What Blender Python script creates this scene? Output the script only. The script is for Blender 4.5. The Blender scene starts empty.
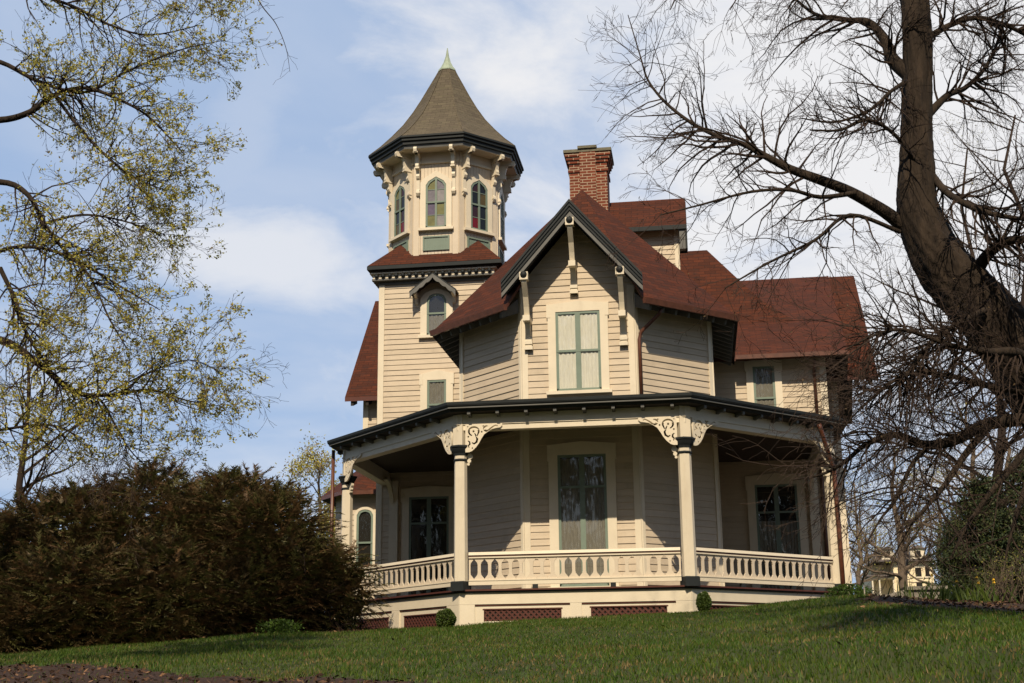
import bpy, math, random
import numpy as np
from mathutils import Vector
random.seed(7); rng = np.random.default_rng(7)
R = math.radians
sc = bpy.context.scene
C = sc.collection
V = Vector

# ---------------------------------------------------------------- camera
CX, CY, CZ, YAW, PITCH, ROLL, FOC = 4.6327, -24.8732, -1.5757, -0.14283, 0.25277, -0.0118, 1285.95
fw = V((math.sin(YAW)*math.cos(PITCH), math.cos(YAW)*math.cos(PITCH), math.sin(PITCH)))
rt = V((math.cos(YAW), -math.sin(YAW), 0)); up = rt.cross(fw)
rt, up = rt*math.cos(ROLL)+up*math.sin(ROLL), up*math.cos(ROLL)-rt*math.sin(ROLL)
cam_d = bpy.data.cameras.new('camera'); cam = bpy.data.objects.new('camera', cam_d); C.objects.link(cam)
cam_d.sensor_width = 36; cam_d.lens = FOC/1024*36; cam_d.clip_end = 3000; cam_d.clip_start = .1
from mathutils import Matrix
cam.matrix_world = Matrix(((rt.x, up.x, -fw.x, CX), (rt.y, up.y, -fw.y, CY), (rt.z, up.z, -fw.z, CZ), (0, 0, 0, 1)))
sc.camera = cam
def at(px, py, Y):
    """the point on the plane y = Y that the photograph shows at (px, py)"""
    d = fw + rt*((px-512)/FOC) - up*((py-341.5)/FOC)
    t = (Y-CY)/d.y
    return V((CX+d.x*t, Y, CZ+d.z*t))

# ---------------------------------------------------------------- light
SUN_EL, SUN_AZ = R(44), R(0)          # azimuth: degrees from -Y towards +X
sc.view_settings.view_transform = 'Standard'; sc.view_settings.look = 'None'
sc.view_settings.exposure = 0.06; sc.view_settings.gamma = 1
sd = V((math.sin(SUN_AZ)*math.cos(SUN_EL), -math.cos(SUN_AZ)*math.cos(SUN_EL), math.sin(SUN_EL)))
sun_d = bpy.data.lights.new('sun', 'SUN'); sun_d.energy = 5.0; sun_d.angle = R(.53); sun_d.color = (1, .84, .62)
sun = bpy.data.objects.new('sun', sun_d); C.objects.link(sun)
sun.rotation_euler = sd.to_track_quat('Z', 'Y').to_euler(); sun.location = (0, -20, 40)
w = bpy.data.worlds.new('World'); sc.world = w; w.use_nodes = True
nt = w.node_tree; N = nt.nodes; L = nt.links
bg = N['Background']; bg.inputs['Strength'].default_value = .066
sky = N.new('ShaderNodeTexSky'); sky.sky_type = 'NISHITA'; sky.sun_disc = False
sky.sun_elevation = SUN_EL; sky.sun_rotation = math.atan2(sd.x, sd.y)
sky.air_density = 1.0; sky.dust_density = 1.0; sky.ozone_density = 1.2
tc = N.new('ShaderNodeTexCoord'); sep = N.new('ShaderNodeSeparateXYZ'); L.new(tc.outputs['Generated'], sep.inputs[0])
def mth(op, a, b=None, c=None):
    n = N.new('ShaderNodeMath'); n.operation = op
    for i, x in enumerate((a, b, c)):
        if x is None: continue
        if isinstance(x, (int, float)): n.inputs[i].default_value = x
        else: L.new(x, n.inputs[i])
    return n.outputs[0]
zz = mth('ADD', mth('MAXIMUM', sep.outputs[2], 0), .12)
cmb = N.new('ShaderNodeCombineXYZ')
L.new(mth('DIVIDE', sep.outputs[0], zz), cmb.inputs[0]); L.new(mth('DIVIDE', sep.outputs[1], zz), cmb.inputs[1])
def cloud(scale, rot, sx, sy, lo, hi, det, dist, off):
    mp = N.new('ShaderNodeMapping'); mp.inputs['Rotation'].default_value = (0, 0, rot); mp.inputs['Scale'].default_value = (sx, sy, 1)
    mp.inputs['Location'].default_value = off
    L.new(cmb.outputs[0], mp.inputs[0])
    n = N.new('ShaderNodeTexNoise'); n.inputs['Scale'].default_value = scale; n.inputs['Detail'].default_value = det
    n.inputs['Roughness'].default_value = .52; n.inputs['Distortion'].default_value = dist
    L.new(mp.outputs[0], n.inputs['Vector'])
    mr = N.new('ShaderNodeMapRange'); mr.interpolation_type = 'SMOOTHSTEP'; mr.inputs[1].default_value = lo; mr.inputs[2].default_value = hi
    L.new(n.outputs[0], mr.inputs[0]); return mr.outputs[0]
c1 = cloud(.8, R(25), 1, 1.5, .42, .68, 6, .5, (1.4, .3, 0))
c2 = cloud(2.6, R(-20), 1, .4, .44, .85, 8, .6, (5, 2, 0))
# more cloud towards the right (+X) side of the view
side = N.new('ShaderNodeMapRange'); side.inputs[1].default_value = -.22; side.inputs[2].default_value = .18; side.inputs[3].default_value = .0; side.inputs[4].default_value = .62
L.new(sep.outputs[0], side.inputs[0])
north = N.new('ShaderNodeMapRange'); north.inputs[1].default_value = -.2; north.inputs[2].default_value = .55; north.inputs[3].default_value = .12; north.inputs[4].default_value = 1; L.new(sep.outputs[1], north.inputs[0])
def bank(px, py, hx_, hy_, edge, nsc, soft=.5, tilt=0):
    # a cloud bank standing in one direction of the sky
    d0 = (fw+rt*((px-512)/FOC)-up*((py-341.5)/FOC)).normalized(); r0 = V((d0.y, -d0.x, 0)).normalized(); u0 = r0.cross(d0)
    r0, u0 = r0*math.cos(tilt)+u0*math.sin(tilt), u0*math.cos(tilt)-r0*math.sin(tilt)
    sub = N.new('ShaderNodeVectorMath'); sub.operation = 'SUBTRACT'; L.new(tc.outputs['Generated'], sub.inputs[0]); sub.inputs[1].default_value = d0
    o_ = []
    for ax, hh in ((r0, hx_), (u0, hy_)):
        dt = N.new('ShaderNodeVectorMath'); dt.operation = 'DOT_PRODUCT'; L.new(sub.outputs[0], dt.inputs[0]); dt.inputs[1].default_value = ax/hh; o_.append(mth('POWER', mth('ABSOLUTE', dt.outputs['Value']), 2.0))
    rr = mth('SQRT', mth('ADD', o_[0], o_[1]))
    nz_ = N.new('ShaderNodeTexNoise'); nz_.inputs['Scale'].default_value = nsc; nz_.inputs['Detail'].default_value = 8; nz_.inputs['Roughness'].default_value = .6; nz_.inputs['Distortion'].default_value = .4
    mpn = N.new('ShaderNodeMapping'); mpn.inputs['Scale'].default_value = (1, 1, 2.2); L.new(tc.outputs['Generated'], mpn.inputs[0]); L.new(mpn.outputs[0], nz_.inputs['Vector'])
    q_ = mth('ADD', rr, mth('MULTIPLY', mth('SUBTRACT', nz_.outputs[0], .5), edge))
    m_ = N.new('ShaderNodeMapRange'); m_.interpolation_type = 'SMOOTHSTEP'; m_.inputs[1].default_value = 1+soft; m_.inputs[2].default_value = 1-soft; L.new(q_, m_.inputs[0]); return m_.outputs[0]
banks = mth('MAXIMUM', mth('MULTIPLY', bank(255, 262, .13, .034, 2.2, 9, .75, R(-8)), .75), mth('MAXIMUM', mth('MULTIPLY', bank(910, 110, .33, .25, 2.0, 5, .55), .95), mth('MULTIPLY', bank(590, 60, .12, .09, 2.6, 8, .8), .42)))
banks = mth('MAXIMUM', banks, mth('MULTIPLY', bank(240, 150, .03, .17, 2.2, 10, .9, R(-12)), .28))
cv = mth('MAXIMUM', banks, mth('MULTIPLY', north.outputs[0], mth('MINIMUM', mth('ADD', .06, mth('ADD', mth('ADD', mth('MULTIPLY', c1, .28), mth('MULTIPLY', c2, .26)), mth('MULTIPLY', side.outputs[0], mth('MULTIPLY', .35, c1)))), .95)))
mix = N.new('ShaderNodeMix'); mix.data_type = 'RGBA'
veil = N.new('ShaderNodeMix'); veil.data_type = 'RGBA'; L.new(mth('MULTIPLY', north.outputs[0], .72), veil.inputs[0]); L.new(sky.outputs[0], veil.inputs[6]); veil.inputs[7].default_value = (5.6, 8.2, 12.8, 1)
L.new(cv, mix.inputs[0]); L.new(veil.outputs[2], mix.inputs[6]); mix.inputs[7].default_value = (13.0, 12.9, 13.0, 1)
L.new(mix.outputs[2], bg.inputs['Color'])

# ---------------------------------------------------------------- materials
def mat(name, col, rough=.7, var=.12, vs=3.0, bump=0, bs=40, spec=.3, stretch=(1, 1, 1), grime=None):
    m = bpy.data.materials.new(name); m.use_nodes = True; t = m.node_tree; n = t.nodes; l = t.links
    b = n['Principled BSDF']; b.inputs['Roughness'].default_value = rough; b.inputs['Specular IOR Level'].default_value = spec
    tcn = n.new('ShaderNodeTexCoord'); mp = n.new('ShaderNodeMapping'); mp.inputs['Scale'].default_value = stretch
    l.new(tcn.outputs['Object'], mp.inputs[0])
    nz = n.new('ShaderNodeTexNoise'); nz.inputs['Scale'].default_value = vs; nz.inputs['Detail'].default_value = 6; nz.inputs['Roughness'].default_value = .65
    l.new(mp.outputs[0], nz.inputs['Vector'])
    r = n.new('ShaderNodeMapRange'); r.inputs[1].default_value = .3; r.inputs[2].default_value = .7; r.inputs[3].default_value = 1-var; r.inputs[4].default_value = 1+var
    l.new(nz.outputs[0], r.inputs[0])
    mx = n.new('ShaderNodeVectorMath'); mx.operation = 'SCALE'; mx.inputs[0].default_value = col[:3]
    l.new(r.outputs[0], mx.inputs['Scale'])
    src = mx.outputs[0]
    if grime:
        g = n.new('ShaderNodeTexNoise'); g.inputs['Scale'].default_value = grime[1]; g.inputs['Detail'].default_value = 8; g.inputs['Roughness'].default_value = .7
        mp2 = n.new('ShaderNodeMapping'); mp2.inputs['Scale'].default_value = (1, 1, .35); l.new(tcn.outputs['Object'], mp2.inputs[0]); l.new(mp2.outputs[0], g.inputs['Vector'])
        gr = n.new('ShaderNodeMapRange'); gr.inputs[1].default_value = .52; gr.inputs[2].default_value = .78; gr.inputs[3].default_value = 0; gr.inputs[4].default_value = grime[2]
        l.new(g.outputs[0], gr.inputs[0])
        mm = n.new('ShaderNodeMix'); mm.data_type = 'RGBA'; l.new(gr.outputs[0], mm.inputs[0]); l.new(src, mm.inputs[6]); mm.inputs[7].default_value = (*grime[0], 1)
        src = mm.outputs[2]
    l.new(src, b.inputs['Base Color'])
    if bump:
        nb = n.new('ShaderNodeTexNoise'); nb.inputs['Scale'].default_value = bs; nb.inputs['Detail'].default_value = 5
        l.new(mp.outputs[0], nb.inputs['Vector'])
        bp = n.new('ShaderNodeBump'); bp.inputs['Strength'].default_value = bump; bp.inputs['Distance'].default_value = .03
        l.new(nb.outputs[0], bp.inputs['Height']); l.new(bp.outputs[0], b.inputs['Normal'])
    return m
def brick_mat(name, c1, c2, mortar, bw, bh, ms, bias=0, bump=.4, stain=None, rough=.85):
    m = bpy.data.materials.new(name); m.use_nodes = True; t = m.node_tree; n = t.nodes; l = t.links
    b = n['Principled BSDF']; b.inputs['Roughness'].default_value = rough; b.inputs['Specular IOR Level'].default_value = .15
    uv = n.new('ShaderNodeUVMap')
    br = n.new('ShaderNodeTexBrick'); br.inputs['Scale'].default_value = 1
    br.inputs['Color1'].default_value = (*c1, 1); br.inputs['Color2'].default_value = (*c2, 1); br.inputs['Mortar'].default_value = (*mortar, 1)
    br.inputs['Brick Width'].default_value = bw; br.inputs['Row Height'].default_value = bh; br.inputs['Mortar Size'].default_value = ms
    br.inputs['Bias'].default_value = bias; br.inputs['Mortar Smooth'].default_value = .2
    l.new(uv.outputs[0], br.inputs['Vector'])
    src = br.outputs['Color']
    # blotchy wear, stretched along the courses
    mp = n.new('ShaderNodeMapping'); mp.inputs['Scale'].default_value = (1.5, 9, 1); l.new(uv.outputs[0], mp.inputs[0])
    nz = n.new('ShaderNodeTexNoise'); nz.inputs['Scale'].default_value = 1.6; nz.inputs['Detail'].default_value = 7; nz.inputs['Roughness'].default_value = .72
    l.new(mp.outputs[0], nz.inputs['Vector'])
    if stain:
        r = n.new('ShaderNodeMapRange'); r.inputs[1].default_value = .48; r.inputs[2].default_value = .66; r.inputs[3].default_value = 0; r.inputs[4].default_value = stain[1]
        l.new(nz.outputs[0], r.inputs[0])
        mm = n.new('ShaderNodeMix'); mm.data_type = 'RGBA'; l.new(r.outputs[0], mm.inputs[0]); l.new(src, mm.inputs[6]); mm.inputs[7].default_value = (*stain[0], 1)
        src = mm.outputs[2]
    n2 = n.new('ShaderNodeTexNoise'); n2.inputs['Scale'].default_value = 30; n2.inputs['Detail'].default_value = 3; l.new(uv.outputs[0], n2.inputs['Vector'])
    r2 = n.new('ShaderNodeMapRange'); r2.inputs[3].default_value = .7; r2.inputs[4].default_value = 1.3; l.new(n2.outputs[0], r2.inputs[0])
    sv = n.new('ShaderNodeVectorMath'); sv.operation = 'SCALE'; l.new(src, sv.inputs[0]); l.new(r2.outputs[0], sv.inputs['Scale'])
    l.new(sv.outputs[0], b.inputs['Base Color'])
    bp = n.new('ShaderNodeBump'); bp.inputs['Strength'].default_value = bump; bp.inputs['Distance'].default_value = .02; bp.invert = True
    l.new(br.outputs['Fac'], bp.inputs['Height']); l.new(bp.outputs[0], b.inputs['Normal'])
    return m
M = {}
M['siding'] = mat('siding_paint', (.53, .445, .335), .6, .07, 2.2, .12, 60, stretch=(1, 1, 6), grime=((.30, .25, .19), 1.1, .45))
M['siding2'] = mat('siding_paint_weathered', (.495, .415, .31), .65, .09, 2.6, .12, 60, stretch=(1, 1, 6), grime=((.28, .23, .17), 1.7, .5))
M['trim'] = mat('cream_trim_paint', (.665, .595, .465), .5, .05, 2.5, .08, 50, grime=((.42, .34, .24), 2.2, .35))
M['tan'] = mat('tan_board_paint', (.58, .50, .39), .55, .06, 3, .08, 50)
M['green'] = mat('sage_green_paint', (.165, .215, .175), .5, .08, 5)
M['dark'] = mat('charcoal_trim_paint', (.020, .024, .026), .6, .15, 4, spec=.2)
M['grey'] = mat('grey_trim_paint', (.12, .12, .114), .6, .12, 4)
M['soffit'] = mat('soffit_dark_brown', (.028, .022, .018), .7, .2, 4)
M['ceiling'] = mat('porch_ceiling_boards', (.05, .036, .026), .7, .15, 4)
M['brown'] = mat('red_brown_paint', (.085, .028, .020), .55, .15, 6)
M['copper'] = mat('aged_copper', (.10, .036, .020), .38, .3, 9, spec=.5)
M['patina'] = mat('green_patina', (.30, .36, .28), .7, .18, 8)
M['roof'] = brick_mat('red_shingles', (.094, .027, .013), (.056, .018, .010), (.034, .012, .008), .30, .115, .007, 0, .5, ((.038, .020, .016), .95))
M['roof2'] = brick_mat('grey_brown_shingles', (.115, .095, .068), (.085, .07, .052), (.06, .05, .035), .24, .115, .007, 0, .4, ((.125, .115, .068), .6))
M['brick'] = brick_mat('chimney_brick', (.19, .052, .028), (.12, .034, .02), (.36, .28, .20), .225, .078, .010, 0, .3)
M['stone'] = mat('cap_stone', (.15, .14, .10), .85, .25, 9, .4, 30)
M['floor'] = mat('porch_floor_boards', (.10, .085, .07), .6, .12, 4)
M['lace'] = mat('lace_curtain', (.22, .20, .17), .9, .28, 9, .3, 40, stretch=(6, 6, 1))
M['curtain'] = mat('white_curtain', (.78, .74, .66), .9, .12, 7, .4, 25, stretch=(7, 7, .6))
M['interior'] = mat('dark_interior', (.018, .016, .014), .9, .3, 2)
M['bark'] = mat('ridged_bark', (.030, .021, .0145), .95, .55, 9, 1.0, 34, stretch=(1, 1, .16), grime=((.010, .007, .006), 9, 1.0))
M['twig'] = mat('twig_bark', (.030, .019, .014), .9, .3, 5)
M['twig2'] = mat('pale_twig_bark', (.12, .09, .065), .9, .3, 5)
M['soil'] = mat('mulch', (.042, .022, .014), .97, .75, 18, 1.0, 45)
M['concrete'] = mat('weathered_concrete', (.20, .18, .15), .9, .25, 6, .3, 30)
def glassmat():
    m = bpy.data.materials.new('window_glass'); m.use_nodes = True; t = m.node_tree; n = t.nodes; l = t.links
    n.remove(n['Principled BSDF']); out = n['Material Output']
    tr = n.new('ShaderNodeBsdfTransparent'); tr.inputs[0].default_value = (.88, .90, .88, 1)
    gl = n.new('ShaderNodeBsdfGlossy'); gl.inputs['Roughness'].default_value = .03; gl.inputs[0].default_value = (.9, .92, .95, 1)
    fr = n.new('ShaderNodeFresnel'); fr.inputs[0].default_value = 1.75
    nz = n.new('ShaderNodeTexNoise'); nz.inputs['Scale'].default_value = 3.5; bp = n.new('ShaderNodeBump'); bp.inputs['Strength'].default_value = .12; bp.inputs['Distance'].default_value = .05
    l.new(nz.outputs[0], bp.inputs['Height']); l.new(bp.outputs[0], gl.inputs['Normal'])
    mx = n.new('ShaderNodeMixShader'); l.new(fr.outputs[0], mx.inputs[0]); l.new(tr.outputs[0], mx.inputs[1]); l.new(gl.outputs[0], mx.inputs[2])
    l.new(mx.outputs[0], out.inputs[0]); return m
M['glass'] = glassmat()
def stained(name, c):
    m = mat(name, c, .18, .18, 9, .15, 20, spec=.6); return m
M['st_yel'] = stained('olive_yellow_glass', (.16, .155, .055)); M['st_lav'] = stained('lavender_glass', (.17, .155, .17))
M['st_pur'] = stained('violet_glass', (.12, .095, .14)); M['st_red'] = stained('red_glass', (.13, .004, .006)); M['st_dk'] = stained('smoky_glass', (.010, .010, .009))
M['st_amb'] = stained('amber_glass', (.08, .055, .012)); M['st_pink'] = stained('pale_backlit_glass', (.24, .225, .22)); M['st_mar'] = stained('maroon_glass', (.03, .009, .009))  # pale pane is opaque: glow of the sky behind is put into its colour
def leafmat(name, c, var=.3, tl=.3):
    m = mat(name, c, .6, var, 2.5)
    t = m.node_tree; n = t.nodes; l = t.links; b = n['Principled BSDF']; src = b.inputs['Base Color'].links[0].from_socket
    tr = n.new('ShaderNodeBsdfTranslucent'); l.new(src, tr.inputs[0]); mx = n.new('ShaderNodeMixShader'); mx.inputs[0].default_value = tl
    l.new(b.outputs[0], mx.inputs[1]); l.new(tr.outputs[0], mx.inputs[2]); l.new(mx.outputs[0], n['Material Output'].inputs[0]); return m
M['leafA'] = leafmat('spring_leaf_yellow_green', (.55, .50, .10), tl=.5); M['leafB'] = leafmat('spring_leaf_olive', (.36, .34, .08), tl=.45); M['leafC'] = leafmat('spring_bud_ochre', (.26, .19, .07), tl=.4)
M['leafD'] = leafmat('opening_bud_brown', (.12, .08, .04), tl=.3); M['yewA'] = leafmat('yew_brown_green', (.088, .062, .026), tl=.15); M['yewB'] = leafmat('yew_russet', (.115, .066, .028), tl=.15); M['yewC'] = leafmat('yew_olive', (.078, .074, .022), tl=.15)
M['conA'] = leafmat('conifer_dark', (.028, .045, .018), tl=.1); M['conB'] = leafmat('conifer_olive', (.055, .07, .02), tl=.1)
M['grsA'] = leafmat('grass_deep', (.046, .096, .009), tl=.3); M['grsB'] = leafmat('grass_mid', (.078, .115, .012), tl=.3); M['grsC'] = leafmat('grass_dry', (.17, .125, .045), tl=.2)
M['boxA'] = leafmat('boxwood', (.045, .075, .012), tl=.15); M['brightg'] = leafmat('fresh_green', (.09, .16, .02), tl=.3)
M['daff'] = mat('daffodil_yellow', (.7, .42, .03), .6)
M['dead2'] = mat('dark_dead_leaf', (.085, .045, .025), .9, .4, 6)
M['dead'] = mat('dead_leaf', (.20, .11, .055), .85, .4, 6)

# ---------------------------------------------------------------- mesh helpers
class MB:
    def __init__(s): s.v = []; s.f = []; s.m = []; s.mats = []
    def mi(s, m):
        if m not in s.mats: s.mats.append(m)
        return s.mats.index(m)
    def poly(s, pts, m):
        i = len(s.v); s.v += [tuple(p) for p in pts]; s.f.append(tuple(range(i, i+len(pts)))); s.m.append(s.mi(m))
    def grid(s, rows, m, close=False, cap=False):
        i0 = len(s.v); n = len(rows[0])
        for r in rows: s.v += [tuple(p) for p in r]
        k = s.mi(m)
        for a in range(len(rows)-1):
            for b in range(n if close else n-1):
                s.f.append((i0+a*n+b, i0+a*n+(b+1) % n, i0+(a+1)*n+(b+1) % n, i0+(a+1)*n+b)); s.m.append(k)
        if cap:
            s.f.append(tuple(i0+b for b in reversed(range(n)))); s.m.append(k)
            s.f.append(tuple(i0+(len(rows)-1)*n+b for b in range(n))); s.m.append(k)
    def hexa(s, b, t, m, mt=None, mb=None):
        """closed solid between bottom polygon b and top polygon t"""
        n = len(b); i = len(s.v); s.v += [tuple(p) for p in b]+[tuple(p) for p in t]; k = s.mi(m)
        s.f.append(tuple(i+j for j in reversed(range(n)))); s.m.append(s.mi(mb) if mb else k)
        s.f.append(tuple(i+n+j for j in range(n))); s.m.append(s.mi(mt) if mt else k)
        for j in range(n):
            s.f.append((i+j, i+(j+1) % n, i+n+(j+1) % n, i+n+j)); s.m.append(k)
    def box(s, x0, x1, y0, y1, z0, z1, m):
        s.hexa([(x0, y0, z0), (x1, y0, z0), (x1, y1, z0), (x0, y1, z0)], [(x0, y0, z1), (x1, y0, z1), (x1, y1, z1), (x0, y1, z1)], m)
    def fbox(s, fr, s0, s1, z0, z1, n0, n1, m):
        p = fr.pt
        s.hexa([p(s0, z0, n1), p(s1, z0, n1), p(s1, z0, n0), p(s0, z0, n0)], [p(s0, z1, n1), p(s1, z1, n1), p(s1, z1, n0), p(s0, z1, n0)], m)
    def beam(s, a, b, w_, h, m, upv=V((0, 0, 1))):
        a = V(a); b = V(b); d = (b-a).normalized(); x = d.cross(upv).normalized(); u = x.cross(d)
        q = [x*(i*w_/2)+u*(j*h/2) for i, j in ((-1, -1), (1, -1), (1, 1), (-1, 1))]
        s.hexa([a+k for k in q], [b+k for k in q], m)
    def extr(s, pts, off, m, mt=None, mb=None):
        off = V(off); s.hexa([V(p) for p in pts], [V(p)+off for p in pts], m, mt, mb)
    def slab(s, pts, th, mt, ms, mb):
        s.hexa([V(p)-V((0, 0, th)) for p in pts], pts, ms, mt, mb)
    def tube(s, pts, rad, m, n=6, cap=True):
        rows = []; pts = [V(p) for p in pts]; x = None
        for i, p in enumerate(pts):
            d = (pts[min(i+1, len(pts)-1)]-pts[max(i-1, 0)]).normalized()
            if x is None: x = d.orthogonal().normalized()
            else:
                x = x-d*x.dot(d)
                x = x.normalized() if x.length > 1e-6 else d.orthogonal().normalized()
            y = d.cross(x); r = rad[i] if hasattr(rad, '__len__') else rad
            rows.append([p+(x*math.cos(a)+y*math.sin(a))*r for a in (2*math.pi*k/n for k in range(n))])
        s.grid(rows, m, True, cap)
    def lathe(s, c, prof, m, n=12, ang=0):
        s.grid([[V((c[0]+r*math.cos(ang+2*math.pi*k/n), c[1]+r*math.sin(ang+2*math.pi*k/n), c[2]+z)) for k in range(n)] for r, z in prof], m, True, True)
    def build(s, name, parent=None, smooth=False, base=None):
        me = bpy.data.meshes.new(name); o = bpy.data.objects.new(name, me)
        b = base if base is not None else (V(parent['_base']) if parent is not None and '_base' in parent else V((0, 0, 0)))
        vv = np.array(s.v, dtype=np.float64).reshape(-1, 3)-np.array(b)
        me.from_pydata(vv.tolist(), [], s.f)
        for m in s.mats: me.materials.append(M[m] if isinstance(m, str) else m)
        me.polygons.foreach_set('material_index', s.m)
        if smooth: me.polygons.foreach_set('use_smooth', [True]*len(s.f))
        # metre-scaled UVs: u along the level direction of each face, v up its slope
        uvl = me.uv_layers.new(name='UVMap'); me.update()
        nf = len(me.loops); nrm = np.zeros(len(me.polygons)*3); me.polygons.foreach_get('normal', nrm); nrm = nrm.reshape(-1, 3)
        lt = np.zeros(len(me.polygons), dtype=int); me.polygons.foreach_get('loop_total', lt)
        lv = np.zeros(nf, dtype=int); me.loops.foreach_get('vertex_index', lv)
        fn = np.repeat(nrm, lt, axis=0); P = vv[lv]+np.array(b)
        u = np.stack([-fn[:, 1], fn[:, 0], np.zeros(nf)], 1); ln = np.linalg.norm(u, axis=1); fl = ln < 1e-3
        u[fl] = (1, 0, 0); ln[fl] = 1; u /= ln[:, None]; vv2 = np.cross(fn, u)
        uvl.data.foreach_set('uv', np.stack([(P*u).sum(1), (P*vv2).sum(1)], 1).ravel())
        C.objects.link(o)
        if parent is not None: o.parent = parent
        o['_base'] = tuple(b)
        if parent is None: o.location = b
        return o
def thing(name, label, cat, loc, group=None):
    o = bpy.data.objects.new(name, None); C.objects.link(o); o.location = loc; o['_base'] = tuple(loc)
    o['label'] = label; o['category'] = cat
    if group: o['group'] = group
    return o
def tag(o, label, cat, group=None, kind=None):
    o['label'] = label; o['category'] = cat
    if group: o['group'] = group
    if kind: o['kind'] = kind
    return o
def offs(pts, e):
    n = len(pts); out = []
    for i in range(n):
        ns = []
        for a, b in ((i-1, i), (i, i+1)):
            if a < 0 or b >= n: continue
            d = (V(pts[b])-V(pts[a])).normalized(); ns.append(V((d.y, -d.x)))
        if len(ns) == 1: out.append(V(pts[i])+ns[0]*e)
        else: out.append(V(pts[i])+(ns[0]+ns[1])*(e/(1+ns[0].dot(ns[1]))))
    return out
class Fr:
    """a wall plane: s runs left to right seen from outside, n points out"""
    def __init__(s, a, b): s.a = V(a); s.b = V(b); s.d = (s.b-s.a).normalized(); s.n = V((s.d.y, -s.d.x)); s.L = (s.b-s.a).length
    def pt(s, u, z, n=0): p = s.a+s.d*u+s.n*n; return V((p.x, p.y, z))
def sweep(mb, line, prof, m, caps=True):
    """sweep a closed profile [(n, z)] along a plan polyline with mitred corners"""
    cols = [offs(line, n) for n, z in prof]
    rows = [[V((cols[k][i].x, cols[k][i].y, prof[k][1])) for k in range(len(prof))] for i in range(len(line))]
    mb.grid(rows, m, True, caps)
def clip(poly, z0, z1):
    def cut(P, z, keep):
        out = []
        for i in range(len(P)):
            a, b = P[i-1], P[i]; ia, ib = keep(a[1]), keep(b[1])
            if ia != ib: t = (z-a[1])/(b[1]-a[1]); out.append((a[0]+t*(b[0]-a[0]), z))
            if ib: out.append(b)
        return out
    P = cut(poly, z0, lambda q: q > z0+1e-9)
    return cut(P, z1, lambda q: q < z1-1e-9) if P else P
def siding(name, fr, poly, parent, pitch=.139, m='siding', z_base=0.0):
    mb = MB(); zmin = min(p[1] for p in poly); zmax = max(p[1] for p in poly)
    k = math.floor((zmin-z_base)/pitch)
    while z_base+k*pitch < zmax:
        z0 = z_base+k*pitch; z1 = z0+pitch; P = clip(poly, z0, z1); k += 1
        if len(P) < 3: continue
        n = lambda z: .020-.017*(z-z0)/pitch
        wob = random.uniform(-.002, .0025)
        mb.poly([fr.pt(s_, z, n(z)+wob) for s_, z in P], m if random.random() < .68 else 'siding2')
        lo = [q for q in P if q[1] < z0+1e-6]
        if len(lo) == 2:
            a, b = sorted(lo); mb.poly([fr.pt(b[0], z0, .020+wob), fr.pt(a[0], z0, .020+wob), fr.pt(a[0], z0, -.004), fr.pt(b[0], z0, -.004)][::-1], m)
    mb.poly([fr.pt(s_, z, -.006) for s_, z in poly], m)
    return mb.build(name, parent)
def ring(mb, fr, inner, outer, n0, n1, m, closed=False):
    k = len(inner); rng_ = range(k if closed else k-1)
    for i in rng_:
        j = (i+1) % k
        a, b, c, d = inner[i], inner[j], outer[j], outer[i]
        mb.hexa([fr.pt(*a, n0), fr.pt(*b, n0), fr.pt(*c, n0), fr.pt(*d, n0)], [fr.pt(*a, n1), fr.pt(*b, n1), fr.pt(*c, n1), fr.pt(*d, n1)], m)
def outline(s0, s1, z0, z1, kind):
    c = (s0+s1)/2; w_ = s1-s0
    if kind == 'rect': return [(s0, z0), (s0, z1), (c, z1), (s1, z1), (s1, z0)]
    if kind == 'peak': return [(s0, z0), (s0, z1-.42*w_), (s0+w_*.13, z1-.22*w_), (c, z1), (s1-w_*.13, z1-.22*w_), (s1, z1-.42*w_), (s1, z0)]
    if kind == 'seg': h = .12*w_
    else: h = .34*w_
    n = 8; out = [(s0, z0)]
    for i in range(n+1):
        t = -1+2*i/n; out.append((c+t*w_/2, z1-h+h*math.sqrt(max(0, 1-t*t)) if kind == 'arch' else z1-h*t*t))
    return out+[(s1, z0)]
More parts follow.
